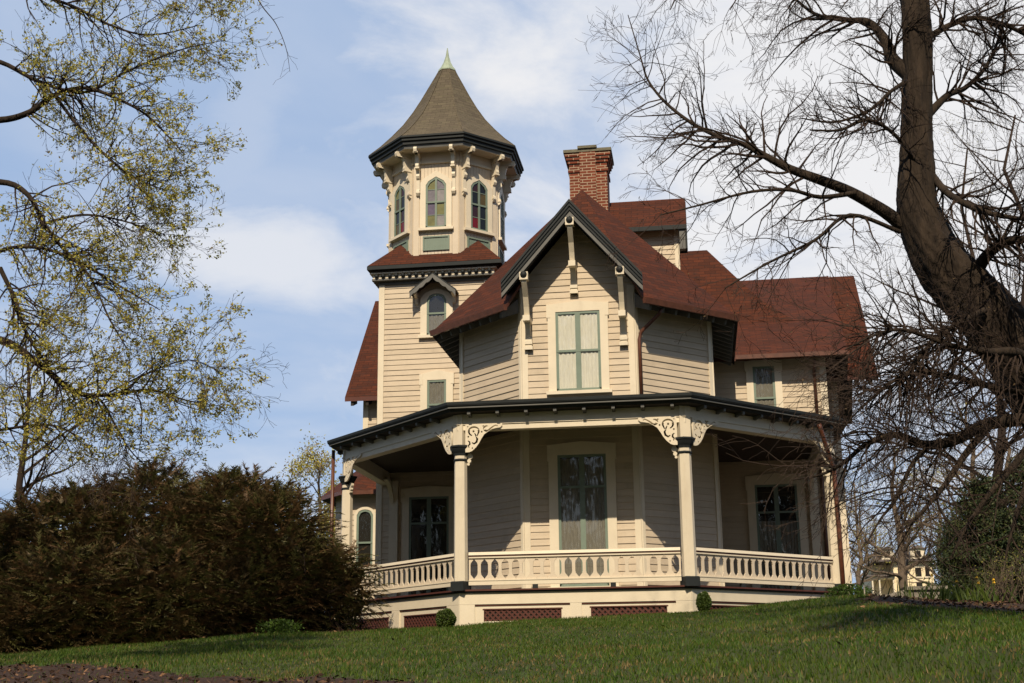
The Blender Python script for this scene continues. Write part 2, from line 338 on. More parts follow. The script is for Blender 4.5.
def window(fr, s0, s1, z0, z1, parent, kind='rect', cas=.2, head=.24, meet=.5, mull=True, curtain='lace', cur_z=(0, 1), stain=None, sill=True, peak=.06, trans=False):
    op = outline(s0, s1, z0, z1, kind); c = (s0+s1)/2
    if kind == 'rect':
        out = [(s0-cas, z0), (s0-cas, z1+head), (c, z1+head+peak), (s1+cas, z1+head), (s1+cas, z0)]
    else:
        out = []
        for s_, z in op:
            if z <= z0+1e-6: out.append((s_-cas if s_ < c else s_+cas, z))
            else:
                t = (s_-c)/((s1-s0)/2); out.append((c+t*((s1-s0)/2+cas), z+head*(1-.55*abs(t))))
    mb = MB(); ring(mb, fr, op, out, -.004, .075, 'trim')
    if kind == 'rect':   # small ears where the casing widens
        for a in (s0-cas-.025, s1+cas-.06): mb.fbox(fr, a, a+.085, z1-.12, z1+head, -.004, .083, 'trim')
    win = mb.build('window', parent)
    sb = MB(); e = .055; w_ = s1-s0; h = z1-z0
    inn = [(c+(s_-c)*(1-2*e/w_), z0+e+(z-z0)*(1-2*e/h)) for s_, z in op]
    ring(sb, fr, inn, op, .024, .062, 'green', False); sb.fbox(fr, s0, s1, z0, z0+e, .024, .062, 'green')
    zm = z0+h*meet; sb.fbox(fr, s0+.01, s1-.01, zm-.024, zm+.024, .024, .070, 'green')
    if mull:
        sb.fbox(fr, c-(.055 if mull == 2 else .028), c+(.055 if mull == 2 else .028), z0+.02, z1-.02, .024, .065, 'green')
    sb.build('sash', win)
    if stain:
        pb = MB(); k = 0; ztop = z1
        for r in range(4):
            for q in range(2):
                a0 = s0+q*w_/2; za = z0+r*h/4; pb.poly([fr.pt(a0, za, .036), fr.pt(a0+w_/2, za, .036), fr.pt(a0+w_/2, za+h/4, .036), fr.pt(a0, za+h/4, .036)], stain[k]); k += 1
        bar = MB()
        for r in (1, 3): bar.fbox(fr, s0+.02, s1-.02, z0+r*h/4-.009, z0+r*h/4+.009, .034, .046, 'green')
        # clip the corner panes to the pointed head: they lie inside the casing
        pb.build('pane', win); bar.build('glazing_bar', win)
    else:
        bb = MB(); bb.poly([fr.pt(s_, z, .022) for s_, z in op], 'interior'); bb.build('interior', win)
        if curtain:
            cb = MB(); za = z0+h*cur_z[0]; zb = z0+h*cur_z[1]-.02
            segs = [(s0+.02, c-.03), (c+.03, s1-.02)] if mull else [(s0+.02, s1-.02)]
            for a, b in segs:
                n = 60; cols = []
                ph = random.uniform(0, 6)
                for i in range(n+1):
                    t = i/n; k = .034+.0075*math.sin(t*30+ph+.6*math.sin(t*9))+.0025*math.sin(t*71+ph)
                    cols.append([fr.pt(a+(b-a)*t, za, k), fr.pt(a+(b-a)*t, zb, k)])
                cb.grid(cols, curtain)
            cb.build('curtain', win, smooth=True)
        gb = MB(); gb.poly([fr.pt(s_, z, .047) for s_, z in op], 'glass'); gb.build('pane', win)
    if sill:
        ib = MB(); ib.fbox(fr, s0-cas-.05, s1+cas+.05, z0-.07, z0, -.004, .12, 'trim'); ib.build('sill', win)
    return win

# ---------------------------------------------------------------- terrain
def lerp_tab(x, tab):
    if x <= tab[0][0]: return tab[0][1]
    for (a, va), (b, vb) in zip(tab, tab[1:]):
        if x <= b:
            t = (x-a)/(b-a); return va+(vb-va)*t
    return tab[-1][1]
TX = [(-40, -1.5), (-14, -1.12), (-9, -1.0), (-5.2, -.84), (-2.6, -.74), (0, -.68), (4.4, -.50), (7.4, -.28), (10, -.44), (16, -.38), (40, .2)]
TY = [(-60, -2.45), (-26, -2.45), (-21.5, -2.4), (-17, -1.7), (-13.5, -1.14), (-9, -.74), (-5, -.38), (-2, -.12), (0, 0), (4, .08), (8, .2), (30, 1.3), (140, 6.3), (400, 14), (900, 20)]
def gz(x, y):
    k = 1 if y < 6 else max(0, 1-(y-6)/30)
    b = lerp_tab(x, TX)*k+(1-k)*-.4+lerp_tab(y, TY)
    return b+.03*math.sin(x*.9+y*.7)*math.cos(y*.55-x*.3)+.012*math.sin(2.3*x+1.1*y)
def ground_mat():
    m = mat('lawn_soil', (.038, .048, .010), .95, .35, 1.1, .6, 40, grime=((.11, .075, .035), 1.6, .55)); return m
M['ground'] = ground_mat()
xs = sorted(set([-900, -400, -200, -100, -60]+[-40+i*.8 for i in range(101)]+[60, 100, 200, 400, 900])); ys = [-60, -45, -35]+[-28+i*.7 for i in range(66)]+[22, 28, 36, 46, 60, 80, 105, 140, 200, 300, 450, 700, 1100]
mb = MB(); mb.grid([[V((x, y, gz(x, y))) for x in xs] for y in ys][::-1], 'ground'); g = mb.build('ground', smooth=True)
g['kind'] = 'structure'
# bare bank edge at the foot of the lawn on the left, and the mulch bed under the old tree
def sheet(name, xs_, inside, m, dz, label=None):
    mb = MB(); st = .22
    for i in range(int((xs_[1]-xs_[0])/st)):
        for j in range(int((xs_[3]-xs_[2])/st)):
            x = xs_[0]+i*st; y = xs_[2]+j*st
            if inside(x+st/2, y+st/2): mb.poly([V((a, b, gz(a, b)+dz)) for a, b in ((x, y), (x+st, y), (x+st, y+st), (x, y+st))], m)
    o = mb.build(name); o['kind'] = 'structure'; return o
n1 = lambda x, y: .35*math.sin(1.7*x+.6*y)+.2*math.sin(4.1*x-1.3)+.15*math.sin(7.7*x+3*y)
BK = [(-14, 1), (-7.5, -4.6), (-3, -8.8), (-1.5, -9.8), (1, -11.6), (3, -14)]
def in_bank(x, y): return y < lerp_tab(x, BK)+.6*n1(x, y) and x < 3.4 and y > -18
def in_bed(x, y): return (x > 7.3+.35*n1(y, x) and y > -6.3+n1(x, y)*1.1+.5*max(0, 9-x) and y < 9) or (x > 6.6 and x <= 8.6 and y > 1.0+n1(y, x) and y < 3.0)
def in_under(x, y): return (-13 < x < -1.6 and y > -1.55+.5*n1(x, y)+(.0 if x > -6 else .12*(x+6)) and y < 2.2+.0*x)
sheet('bare_bank', (-14, 4, -18, 1), in_bank, 'soil', .012)
sheet('mulch_bed', (6.4, 22, -6, 9), in_bed, 'soil', .012)
sheet('shrub_bed', (-13, -1.4, -4, 3), in_under, 'soil', .012)

# ---------------------------------------------------------------- the house
TH = .8097; WF = 4.4
A_ = V((0, 0)); B_ = V((WF, 0)); C_ = V((-3.251, 3.413)); D_ = V((7.433, 3.184))
PORCH = [V((-3.251, 7.0)), C_, A_, B_, D_, V((7.433, 7.1))]
BL, FL, FR_, BR = V((-.568, 3.14)), V((1.034, 1.643)), V((3.45, 1.643)), V((5.052, 3.14))
YT, YW, YM = 7.0, 7.1, 9.85
ZE = 5.98
house = thing('victorian_house', 'cream clapboard Victorian house with red roofs, corner tower and wraparound porch', 'house', (2.2, 2, -.5))
fBF, fBL, fBR = Fr(FL, FR_), Fr(BL, FL), Fr(FR_, BR)
fSL, fSR = Fr((BL.x, YT), BL), Fr(BR, (BR.x, YW))
XT0, XT1 = -3.46, -.55
fT = Fr((XT0, YT), (XT1, YT)); fTL = Fr((XT0, YT+2.91), (XT0, YT)); fTR = Fr((XT1, YT), (XT1, YT+2.91)); fTB = Fr((XT1, YT+2.91), (XT0, YT+2.91))
fW = Fr((BR.x, YW), (7.88, YW)); fWR = Fr((7.88, YW), (7.88, YM))
XM0, XM1, YB = -4.6, 8.42, 15.4
fM = Fr((XM0, YM), (XM1, YM)); fMR = Fr((XM1, YM), (XM1, YB)); fML = Fr((XM0, YB), (XM0, YM)); fMB = Fr((XM1, YB), (XM0, YB))
zb = -1.0
# gable geometry over the bay front
GX, GZ, GS, GY = 2.20, 8.17, 1.165, .93
def gzr(x): return GZ-GS*abs(x-GX)
siding('bay_wall', fBF, [(0, zb), (fBF.L, zb), (fBF.L, gzr(FR_.x)-.2), (GX-FL.x, GZ-.2), (0, gzr(FL.x)-.2)], house)
for f in (fBL, fBR): siding('bay_wall', f, [(0, zb), (f.L, zb), (f.L, 6.45), (0, 6.45)], house)
for f in (fSL, fSR): siding('side_wall', f, [(0, zb), (f.L, zb), (f.L, 6.45), (0, 6.45)], house)
siding('wing_wall', fW, [(0, zb), (fW.L, zb), (fW.L, 6.12), (0, 6.12)], house)
siding('wing_wall', fWR, [(0, zb), (fWR.L, zb), (fWR.L, 7.6), (0, 6.1)], house)
siding('main_wall', fM, [(0, zb), (fM.L, zb), (fM.L, 6.3), (0, 6.3)], house)
siding('main_wall', fMB, [(0, zb), (fMB.L, zb), (fMB.L, 6.3), (0, 6.3)], house)
for f in (fMR, fML): siding('gable_wall', f, [(0, zb), (f.L, zb), (f.L, 6.4), (f.L/2, 9.45), (0, 6.4)], house)
for f in (fT, fTL, fTR, fTB): siding('tower_wall', f, [(0, zb), (f.L, zb), (f.L, 8.5), (0, 8.5)], house)
def corner_board(f, end, z0, z1, wd=.11, both=True):
    mb = MB(); s0 = 0 if end == 0 else f.L-wd
    mb.fbox(f, s0-(.03 if end == 0 else 0), s0+wd+(.03 if end else 0), z0, z1, -.003, .034, 'trim'); mb.build('corner_board', house)
for f, e, z1, wd in ((fBF, 0, gzr(FL.x)-.25, .13), (fBF, 1, gzr(FR_.x)-.25, .13), (fBL, 1, 6.3, .08), (fBR, 0, 6.3, .08), (fBL, 0, 6.1, .10), (fBR, 1, 6.1, .10), (fSR, 0, 6.1, .1), (fSL, 1, 6.1, .1),
                     (fT, 0, 8.6, .12), (fT, 1, 8.6, .12), (fTL, 1, 8.6, .12), (fW, 1, 6.0, .13), (fWR, 0, 6.0, .12), (fM, 1, 6.1, .14), (fM, 0, 6.1, .12), (fMR, 0, 6.1, .12)):
    corner_board(f, e, zb, z1, wd)
# frieze board under the bay eaves
# --- windows
sx = lambda f, x: (x-f.a.x)/f.d.x
w1 = window(fBF, sx(fBF, 1.775), sx(fBF, 2.725), 4.19, 5.93, house, cas=.17, head=.17, meet=.5, mull=2, curtain='curtain', peak=.06)
w2 = window(fBF, sx(fBF, 1.755), sx(fBF, 2.765), .12, 2.83, house, cas=.19, head=.22, meet=.75, mull=2, curtain='lace', cur_z=(0, .98))
w3 = window(fT, sx(fT, -2.62), sx(fT, -1.60), .12, 2.78, house, cas=.19, head=.22, meet=.75, mull=2, curtain=None)
w4 = window(fW, sx(fW, 6.0), sx(fW, 7.01), .12, 2.83, house, cas=.19, head=.22, meet=.75, mull=2, curtain='lace', cur_z=(0, .68))
w5 = window(fW, sx(fW, 6.12), sx(fW, 6.65), 4.3, 5.80, house, cas=.17, head=.14, meet=.46, mull=False, curtain='lace')
w6 = window(fT, sx(fT, -2.19), sx(fT, -1.67), 7.0, 8.13, house, kind='arch', cas=.17, head=.12, meet=.52, mull=False, curtain='lace', cur_z=(0, .5))
w7 = window(fT, sx(fT, -2.17), sx(fT, -1.67), 4.5, 5.8, house, cas=.18, head=.16, meet=.5, mull=False, curtain='lace', peak=.1)
# windows of the hidden walls near the right end and the inner side of the bay
# gabled hood over the small tower window
hx = -1.965; mb = MB(); a = .62
for sgn in (-1, 1):
    mb.slab([V((hx, YT-.42, 8.60)), V((hx, YT+.01, 8.60)), V((hx+sgn*a, YT+.01, 8.12)), V((hx+sgn*a, YT-.42, 8.12))][::sgn], .045, 'soffit', 'dark', 'soffit')
hood = mb.build('window_hood', house)
mb = MB(); top = []; bot = []
for i in range(29):
    t = -1+2*i/28; zt = 8.56-.48*abs(t); top.append((hx+t*a*.98, zt)); bot.append((hx+t*a*.98, zt-.10-.035*abs(math.sin(t*math.pi*3.5))-(.03 if abs(t) > .93 else 0)))
for i in range(28):
    q = [top[i], top[i+1], bot[i+1], bot[i]]; mb.hexa([V((x, YT-.44, z)) for x, z in q], [V((x, YT-.41, z)) for x, z in q], 'grey')
mb.build('scalloped_board', hood)
for sgn in (-1, 1):
    mb = MB(); x = hx+sgn*.5; mb.extr([V((x-.035, YT-.36, 8.15)), V((x-.035, YT-.003, 8.15)), V((x-.035, YT-.003, 7.82)), V((x-.035, YT-.07, 7.86)), V((x-.035, YT-.12, 8.0)), V((x-.035, YT-.3, 8.06))], (.07, 0, 0), 'trim'); mb.build('hood_bracket', hood)

# --- roofs
RZ, RY = 9.72, 12.62
def sl(): return MB()
def roofslab(pts, name='roof', th=.12, mt='roof'):
    mb = MB(); mb.slab(pts, th, mt, 'dark', 'soffit'); return mb.build(name, house)
e0, e1 = -5.05, 9.49
YE = 9.4
# main gable, ridge along X
mb = MB()
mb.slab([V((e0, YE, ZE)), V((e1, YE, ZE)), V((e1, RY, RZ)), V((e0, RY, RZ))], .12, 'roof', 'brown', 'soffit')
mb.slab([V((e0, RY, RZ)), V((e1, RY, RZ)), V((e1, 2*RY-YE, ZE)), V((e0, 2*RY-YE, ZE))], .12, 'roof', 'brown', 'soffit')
main_roof = mb.build('main_roof', house)
# wing lean-to slope reaching forward over the right wing
mb = MB(); mb.slab([V((3.0, 6.63, ZE+.0)), V((8.43, 6.63, ZE)), V((8.75, RY, RZ+.03)), V((3.0, RY, RZ+.03))], .11, 'roof', 'brown', 'soffit')
wing_roof = mb.build('wing_roof', house)
mb = MB(); mb.fbox(Fr((5.7, 6.60), (8.43, 6.60)), 0, 2.73, ZE-.09, ZE+.015, -.03, .09, 'copper'); mb.build('gutter', wing_roof)
mb = MB()
for z0_, z1_ in ((0, 0),):
    a = V((8.44, 6.7, ZE-.02)); b = V((8.74, RY-.1, RZ-.05)); c = V((8.74, YE+.3, ZE+.1)); mb.poly([a, c, b], 'roof'); mb.poly([a, V((8.44, YE, ZE-.02)), c], 'soffit')
mb.build('roof_cheek', wing_roof)
# upper hipped block with its flat top
mb = MB(); dx0, dx1, dy0, dy1, dz = -.75, 5.2, 10.45, 13.2, 10.06
q0 = [V((dx0-2.9, dy0-1.95, 6.8)), V((dx1+2.85, dy0-1.95, 6.8)), V((dx1+2.85, dy1+2.0, 6.8)), V((dx0-2.9, dy1+2.0, 6.8))]
q1 = [V((dx0, dy0, dz)), V((dx1, dy0, dz)), V((dx1, dy1, dz)), V((dx0, dy1, dz))]
# clipped so it stays above the slopes below; slightly flared hip
qm = [a.lerp(b, .5)+V((sx_*-.12, sy_*-.08, -.12)) for a, b, sx_, sy_ in zip(q0, q1, (-1, 1, 1, -1), (-1, -1, 1, 1))]
mb.grid([q0, qm, q1], 'roof', True, False); mb.poly(q1, 'roof'); mb.build('upper_roof', house)
# bay roof: half-octagon hip with ridge running back
PX = V((2.24, 3.75, 9.53)); eb = .6225
bay = [V((BL.x, 7)), BL, FL, FR_, BR, V((BR.x, 7))]; eo = offs(bay, eb)
E = [V((p.x, p.y, ZE)) for p in eo]; E[0].y = YT; E[5].y = 7.4
mb = MB(); PB = V((2.24, 12.0, 9.53))
mb.slab([E[1], E[2], PX], .10, 'roof', 'brown', 'soffit'); 
hl = E[2].lerp(PX, .25); hr_ = E[3].lerp(PX, .25); rg = V((GX, 2.66, GZ-.02)); mb.slab([hl, rg, PX], .06, 'roof', 'brown', 'soffit'); mb.slab([rg, hr_, PX], .06, 'roof', 'brown', 'soffit'); mb.slab([E[3], E[4], PX], .10, 'roof', 'brown', 'soffit')
mb.slab([V((E[4].x, 6.75, ZE)), V((E[4].x, 6.75, ZE)), ][:0] or [E[4], V((E[4].x, 7.3, ZE)), V((2.6, 12.0, 9.16)), PB, PX], .10, 'roof', 'brown', 'soffit')
mb.slab([E[1], PX, PB, V((1.6, 12.0, 8.87)), V((E[1].x, 7.3, ZE))][::-1][::-1], .10, 'roof', 'brown', 'soffit')
bay_roof = mb.build('bay_roof', house)
# gutters and rafter tails of the bay eaves
for a, b, nm in ((E[1], E[2], 'gutter'), (E[3], E[4], 'gutter')):
    d = (b-a).normalized(); n = V((d.y, -d.x, 0)); f = Fr(a.xy, b.xy); mb = MB()
    mb.extr([f.pt(0, ZE-.10, -.03), f.pt(0, ZE-.11, .05), f.pt(0, ZE+.01, .08), f.pt(0, ZE+.03, -.01)], (b-a), 'copper'); mb.build('gutter', bay_roof)
for f, L_ in ((Fr(E[1].xy, E[2].xy), 0), (Fr(E[3].xy, E[4].xy), 0), (Fr((E[0].x, E[0].y), E[1].xy), 0), (Fr(E[4].xy, (E[4].x, 6.9)), 0)):
    k = 0
    s_ = .25
    while s_ < f.L-.1:
        mb = MB(); mb.extr([f.pt(s_-.03, ZE-.10, -.06), f.pt(s_-.03, ZE-.20, -.10), f.pt(s_-.03, ZE-.02, -.55), f.pt(s_-.03, ZE+.30, -.55)], f.pt(.06, 0)-f.pt(0, 0), 'grey')
        mb.build('rafter_tail', bay_roof); s_ += .36
# front gable
mb = MB(); tx = 1.47; tz = gzr(GX+tx)
for sgn in (-1, 1):
    P = [V((GX, GY, GZ)), V((GX+sgn*tx, GY, tz)), V((GX+sgn*tx, 1.75, tz)), V((GX, 2.95, GZ))]
    mb.slab(P[::sgn], .09, 'roof', 'soffit', 'soffit')
gable = mb.build('gable_roof', house)
for sgn in (-1, 1):
    mb = MB(); dr = V((sgn*1, 0, -GS)).normalized(); nn = V((sgn*GS, 0, 1)).normalized()
    top0 = V((GX, GY, GZ+.01)); top1 = V((GX+sgn*(tx+.02), GY, gzr(GX+sgn*(tx+.02))+.01))
    def band(o0, o1, y0, y1, m, ext=0):
        # board between normal offsets o0..o1 (metres, vertical) below the roof line
        a0 = top0-V((0, 0, o0)); a1 = top1-V((0, 0, o0)); b0 = top0-V((0, 0, o1)); b1 = top1-V((sgn*.0, 0, o1))
        mb.hexa([V((p.x, y0, p.z)) for p in (a0, a1, b1, b0)], [V((p.x, y1, p.z)) for p in (a0, a1, b1, b0)], m)
    band(-.03, .035, GY-.12, GY+.03, 'dark'); band(.035, .065, GY-.09, GY+.03, 'grey'); band(.065, .115, GY-.095, GY+.03, 'dark'); band(.115, .145, GY-.06, GY+.03, 'grey'); band(.145, .20, GY-.065, GY+.03, 'dark'); band(.20, .325, GY-.035, GY+.03, 'grey'); band(.325, .35, GY+.0, GY+.035, 'dark')
    mb.build('bargeboard', gable)
def strut(x, zt, zb_, yo):
    mb = MB(); hw = .055; yw = FL.y-.022
    path = [(yo, zt), (yo+.02, zt-.10), (yo+.12, zt-.22), (yo+.24, zt-.36), (yo+.34, zt-.55), (yo+.44, zt-.80), (yw-.08, zb_+.28), (yw-.05, zb_+.1)]
    rows = [[V((x-hw, y, z)), V((x+hw, y, z)), V((x+hw, min(y+.12, yw+.02), z-.02)), V((x-hw, min(y+.12, yw+.02), z-.02))] for y, z in path]
    mb.grid(rows, 'trim', True, True)
    mb.box(x-.09, x+.09, yo-.03, yo+.14, zt-.05, zt+.12, 'trim')
    mb.box(x-.075, x+.075, yo+.30, yw, zt-.86, zt-.74, 'trim')
    mb.box(x-.08, x+.08, yw-.09, yw, zb_+.12, zb_+.19, 'trim'); mb.box(x-.09, x+.09, yw-.10, yw, zb_-.0, zb_+.07, 'trim'); mb.box(x-.07, x+.07, yw-.07, yw, zb_, zb_+.3, 'trim')
    o = mb.build('gable_bracket', house)
    kb = MB(); kb.lathe((x, yo-.0, zt+.06), [(.0, -.09), (.07, -.05), (.085, 0), (.07, .05), (.0, .09)], 'dark', 10); kb.build('knob', o, smooth=True)
strut(2.19, 7.70, 6.32, .91); strut(1.19, 6.54, 5.12, .91); strut(3.22, 6.54, 5.12, .91)

# --- dormer (gable end facing right)
mb = MB(); dyc = 6.2; drz = 10.08; dex = 4.65
fD = Fr((2.3, 5.5), (4.42, 5.5)); 
dz_ = 9.03; siding('dormer_wall', fD, [(0, 7.0), (fD.L, 7.0), (fD.L, 9.15), (0, 9.15)], house, pitch=.125)
fDR = Fr((4.42, 5.5), (4.42, 6.9)); siding('dormer_wall', fDR, [(0, 7.0), (1.4, 7.0), (1.4, 9.15), (.7, 9.95), (0, 9.15)], house, pitch=.125)
for f, e in ((fD, 1), (fDR, 0)):
    corner_board(f, e, 7.0, 9.1, .08)
mb.slab([V((2.0, 5.22, dz_)), V((dex, 5.22, dz_)), V((dex, dyc, drz)), V((2.0, dyc, drz))], .1, 'roof', 'dark', 'soffit')
mb.slab([V((2.0, dyc, drz)), V((dex, dyc, drz)), V((dex, 7.18, dz_)), V((2.0, 7.18, dz_))], .1, 'roof', 'dark', 'soffit')
dr = mb.build('dormer_roof', house)
mb = MB(); mb.box(2.2, dex, 5.17, 5.24, dz_-.12, dz_-.01, 'dark')
mb.extr([V((dex-.04, 5.2, dz_-.10)), V((dex-.04, dyc, drz-.1)), V((dex-.04, dyc, drz-.38)), V((dex-.04, 5.42, dz_-.22)), V((dex-.04, 5.42, dz_-.62)), V((dex-.04, 5.2, dz_-.62))], (.05, 0, 0), 'dark')
mb.box(4.47, dex-.03, 5.22, 5.40, dz_-.62, dz_-.12, 'grey'); mb.build('dormer_bargeboard', dr)

# --- chimney
cx, cy = 2.27, 5.75; mb = MB()
def rct(x0, x1, y0, y1, z): return [V((x0, y0, z)), V((x1, y0, z)), V((x1, y1, z)), V((x0, y1, z))]
hw, hd = .475, .40
def cb(h, k, z0, z1, m='brick'): mb.box(cx-h, cx+h, cy-k, cy+k, z0, z1, m)
cb(hw, hd, 8.9, 10.62); cb(hw+.03, hd+.03, 10.62, 10.70); cb(hw, hd, 10.70, 10.86); cb(hw+.035, hd+.035, 10.86, 10.94); cb(hw+.07, hd+.07, 10.94, 11.02); cb(hw+.10, hd+.10, 11.02, 11.12)
mb.box(cx-.20, cx+.20, cy-hd-.12, cy-.02, 9.0, 11.20, 'brick'); mb.box(cx-.17, cx+.17, cy-hd-.07, cy+.1, 8.9, 9.2, 'brick')
ch = mb.build('chimney', main_roof)
mb = MB(); cb(hw+.13, hd+.13, 11.12, 11.20, 'stone'); mb.box(cx-.24, cx+.24, cy-hd-.17, cy+.2, 11.203, 11.27, 'stone'); 
mb.build('chimney_cap', main_roof)

# --- tower skirt roof, frieze
ex0, ex1, ey0, ey1 = -3.74, -.05-.21, 6.66, 10.25
ex1 = -.17
tcx, tcy = -1.95, 8.46
mb = MB(); zt = 8.9; ap = V((tcx, tcy, zt+1.95))
cs = [V((ex0, ey0, zt)), V((ex1, ey0, zt)), V((ex1, ey1, zt)), V((ex0, ey1, zt))]
for i in range(4): mb.poly([cs[i], cs[(i+1) % 4], ap], 'roof')
ts = mb.build('tower_skirt_roof', house)
mb = MB(); ln = [V((ex0, ey1)), V((ex0, ey0)), V((ex1, ey0)), V((ex1, ey1)), V((ex0+.01, ey1))]
mb.box(ex0-.01, ex1+.01, ey0-.01, ey1+.01, zt-.11, zt-.012, 'dark'); mb.box(ex0+.08, ex1-.08, ey0+.08, ey1-.08, zt-.16, zt-.112, 'soffit'); mb.build('tower_cornice', ts)
mb = MB(); mb.box(XT0-.17, XT1+.17, YT-.17, YT+3.08, 8.58, 8.745, 'trim'); mb.box(XT0-.19, XT1+.19, YT-.19, YT+3.10, 8.53, 8.578, 'grey'); mb.box(XT0-.05, XT1+.05, YT-.05, YT+2.96, 8.44, 8.528, 'grey'); mb.box(XT0-.24, XT1+.24, YT-.24, YT+3.14, 8.70, 8.735, 'trim')
fz = mb.build('tower_frieze', house)
def ball(x, y, z, r, parent, m='dark'):
    mb = MB(); mb.lathe((x, y, z), [(r*math.sin(t), -r*math.cos(t)) for t in [.05]+[math.pi*i/7 for i in range(1, 7)]+[math.pi-.05]], m, 10); return mb.build('frieze_ball', parent, smooth=True)
for i in range(18): ball(XT0-.06+i*(XT1-XT0+.12)/17, YT-.215, 8.64, .056, fz)
for i in range(1, 16): ball(XT0-.215, YT-.06+i*(3.0)/16, 8.64, .056, fz)

# --- belvedere
AP = 1.49; RR = AP/math.cos(math.pi/8)
def octv(r, z): return [V((tcx+r*math.cos(R(-112.5+45*k)), tcy+r*math.sin(R(-112.5+45*k)), z)) for k in range(8)]
ov = octv(RR, 0); faces = [Fr(ov[k].xy, ov[(k+1) % 8].xy) for k in range(8)]
pal = {0: ['st_yel', 'st_pink', 'st_pur', 'st_yel', 'st_lav', 'st_pink', 'st_yel', 'st_lav'], 1: ['st_red', 'st_dk', 'st_mar', 'st_dk', 'st_dk', 'st_amb', 'st_mar', 'st_dk'], 7: ['st_amb', 'st_red', 'st_dk', 'st_mar', 'st_amb', 'st_dk', 'st_yel', 'st_mar']}  # front panes coloured paler, standing in for sky showing through
for k, f in enumerate(faces):
    mb = MB(); n = 13; Ls = f.L
    for i in range(n):   # narrow vertical boards
        a = Ls*i/n; mb.fbox(f, a+.003, a+Ls/n-.003, 8.7, 12.12, -.03, .0, 'tan')
    mb.fbox(f, 0, Ls, 8.7, 12.15, -.05, -.031, 'siding'); mb.fbox(f, -.0, Ls, 11.86, 12.12, -.002, .035, 'tan'); mb.fbox(f, 0, Ls, 11.80, 11.86, -.002, .055, 'trim')
    for a in (0, Ls-.17): mb.fbox(f, a, a+.15, 8.8, 11.8, -.002, .03, 'tan')
    mb.build('belvedere_wall', house)
    c = Ls/2; wn = window(f, c-.28, c+.28, 9.95, 11.40, house, kind='peak', cas=.15, head=.17, meet=.5, mull=True, stain=pal.get(k, pal[1]), curtain=None)
    mb = MB(); mb.fbox(f, c-.36, c+.36, 9.33, 9.73, -.002, .015, 'green')
    for a, b in ((c-.36, c-.32), (c+.32, c+.36)): mb.fbox(f, a, b, 9.33, 9.73, .015, .04, 'green')
    for a, b in ((9.33, 9.37), (9.69, 9.73)): mb.fbox(f, c-.32, c+.32, a, b, .015, .04, 'green')
    for j in range(1, 9): mb.fbox(f, c-.32+j*.071-.006, c-.32+j*.071+.006, 9.38, 9.68, .015, .022, 'green')
    mb.build('apron_panel', house)
    for a in (.13, Ls-.13):
        mb = MB(); z = 12.12
        pr = [(.03, z), (.50, z), (.52, z-.06), (.50, z-.13), (.43, z-.15), (.40, z-.10), (.34, z-.12), (.27, z-.22), (.24, z-.36), (.26, z-.44), (.23, z-.52), (.16, z-.55), (.13, z-.62), (.15, z-.70), (.12, z-.76), (.08, z-.80), (.07, z-1.06), (.11, z-1.10), (.12, z-1.18), (.08, z-1.24), (.03, z-1.26)]
        # build as quads against the wall line so the concave outline stays clean
        for (n0, za), (n1_, zb2) in zip(pr[1:], pr[2:]):
            hi, lo = max(za, zb2), min(za, zb2)
            if hi-lo < .012: continue
            na, nb = (n0, n1_) if za > zb2 else (n1_, n0)
            mb.hexa([f.pt(a-.045, lo, nb), f.pt(a+.045, lo, nb), f.pt(a+.045, lo, .03), f.pt(a-.045, lo, .03)], [f.pt(a-.045, hi, na), f.pt(a+.045, hi, na), f.pt(a+.045, hi, .03), f.pt(a-.045, hi, .03)], 'trim')
        for zc, nn_ in ((z-.13, .46), (z-.5, .25), (z-1.15, .11)):
            mb.fbox(f, a-.062, a+.062, zc-.02, zc+.012, .03, nn_+.01, 'trim')
        mb.build('eave_bracket', house)
ringz = [(2.30, 12.13, 'dark'), (2.30, 12.20, 'dark'), (2.34, 12.21, 'grey'), (2.34, 12.27, 'dark'), (2.39, 12.30, 'dark'), (2.41, 12.39, 'dark')]
k_ = 1/math.cos(math.pi/8)*.94
mb = MB()
rings = [octv(1.4, 12.12), octv(2.08, 12.10), octv(2.10, 12.19), octv(2.15, 12.20), octv(2.15, 12.28), octv(2.20, 12.30), octv(2.20, 12.36), octv(2.24, 12.38), octv(2.24, 12.43), octv(2.1, 12.44)]
mb.grid(rings[0:2], 'trim', True); mb.grid(rings[1:3], 'grey', True); mb.grid(rings[2:], 'dark', True)
mb.build('belvedere_cornice', house)
mb = MB(); prof = [(2.22, 12.435), (1.90, 12.72), (1.58, 13.06), (1.26, 13.44), (.98, 13.86), (.74, 14.28), (.52, 14.70), (.34, 15.04), (.22, 15.28)]
rows = [octv(r, z) for r, z in prof]; 
for k in range(8):
    mb.grid([[r[k], r[(k+1) % 8]] for r in rows], 'roof2')
br = mb.build('belvedere_roof', house)
mb = MB()
for k in range(8): mb.tube([r[k] for r in rows], .022, 'roof2', 4)
mb.build('hip_ridge', br)
mb = MB(); mb.grid([octv(r, z) for r, z in [(.27, 15.22), (.26, 15.27), (.19, 15.36), (.11, 15.52), (.05, 15.72), (.012, 15.98)]], 'patina', True, True); mb.build('finial', br)

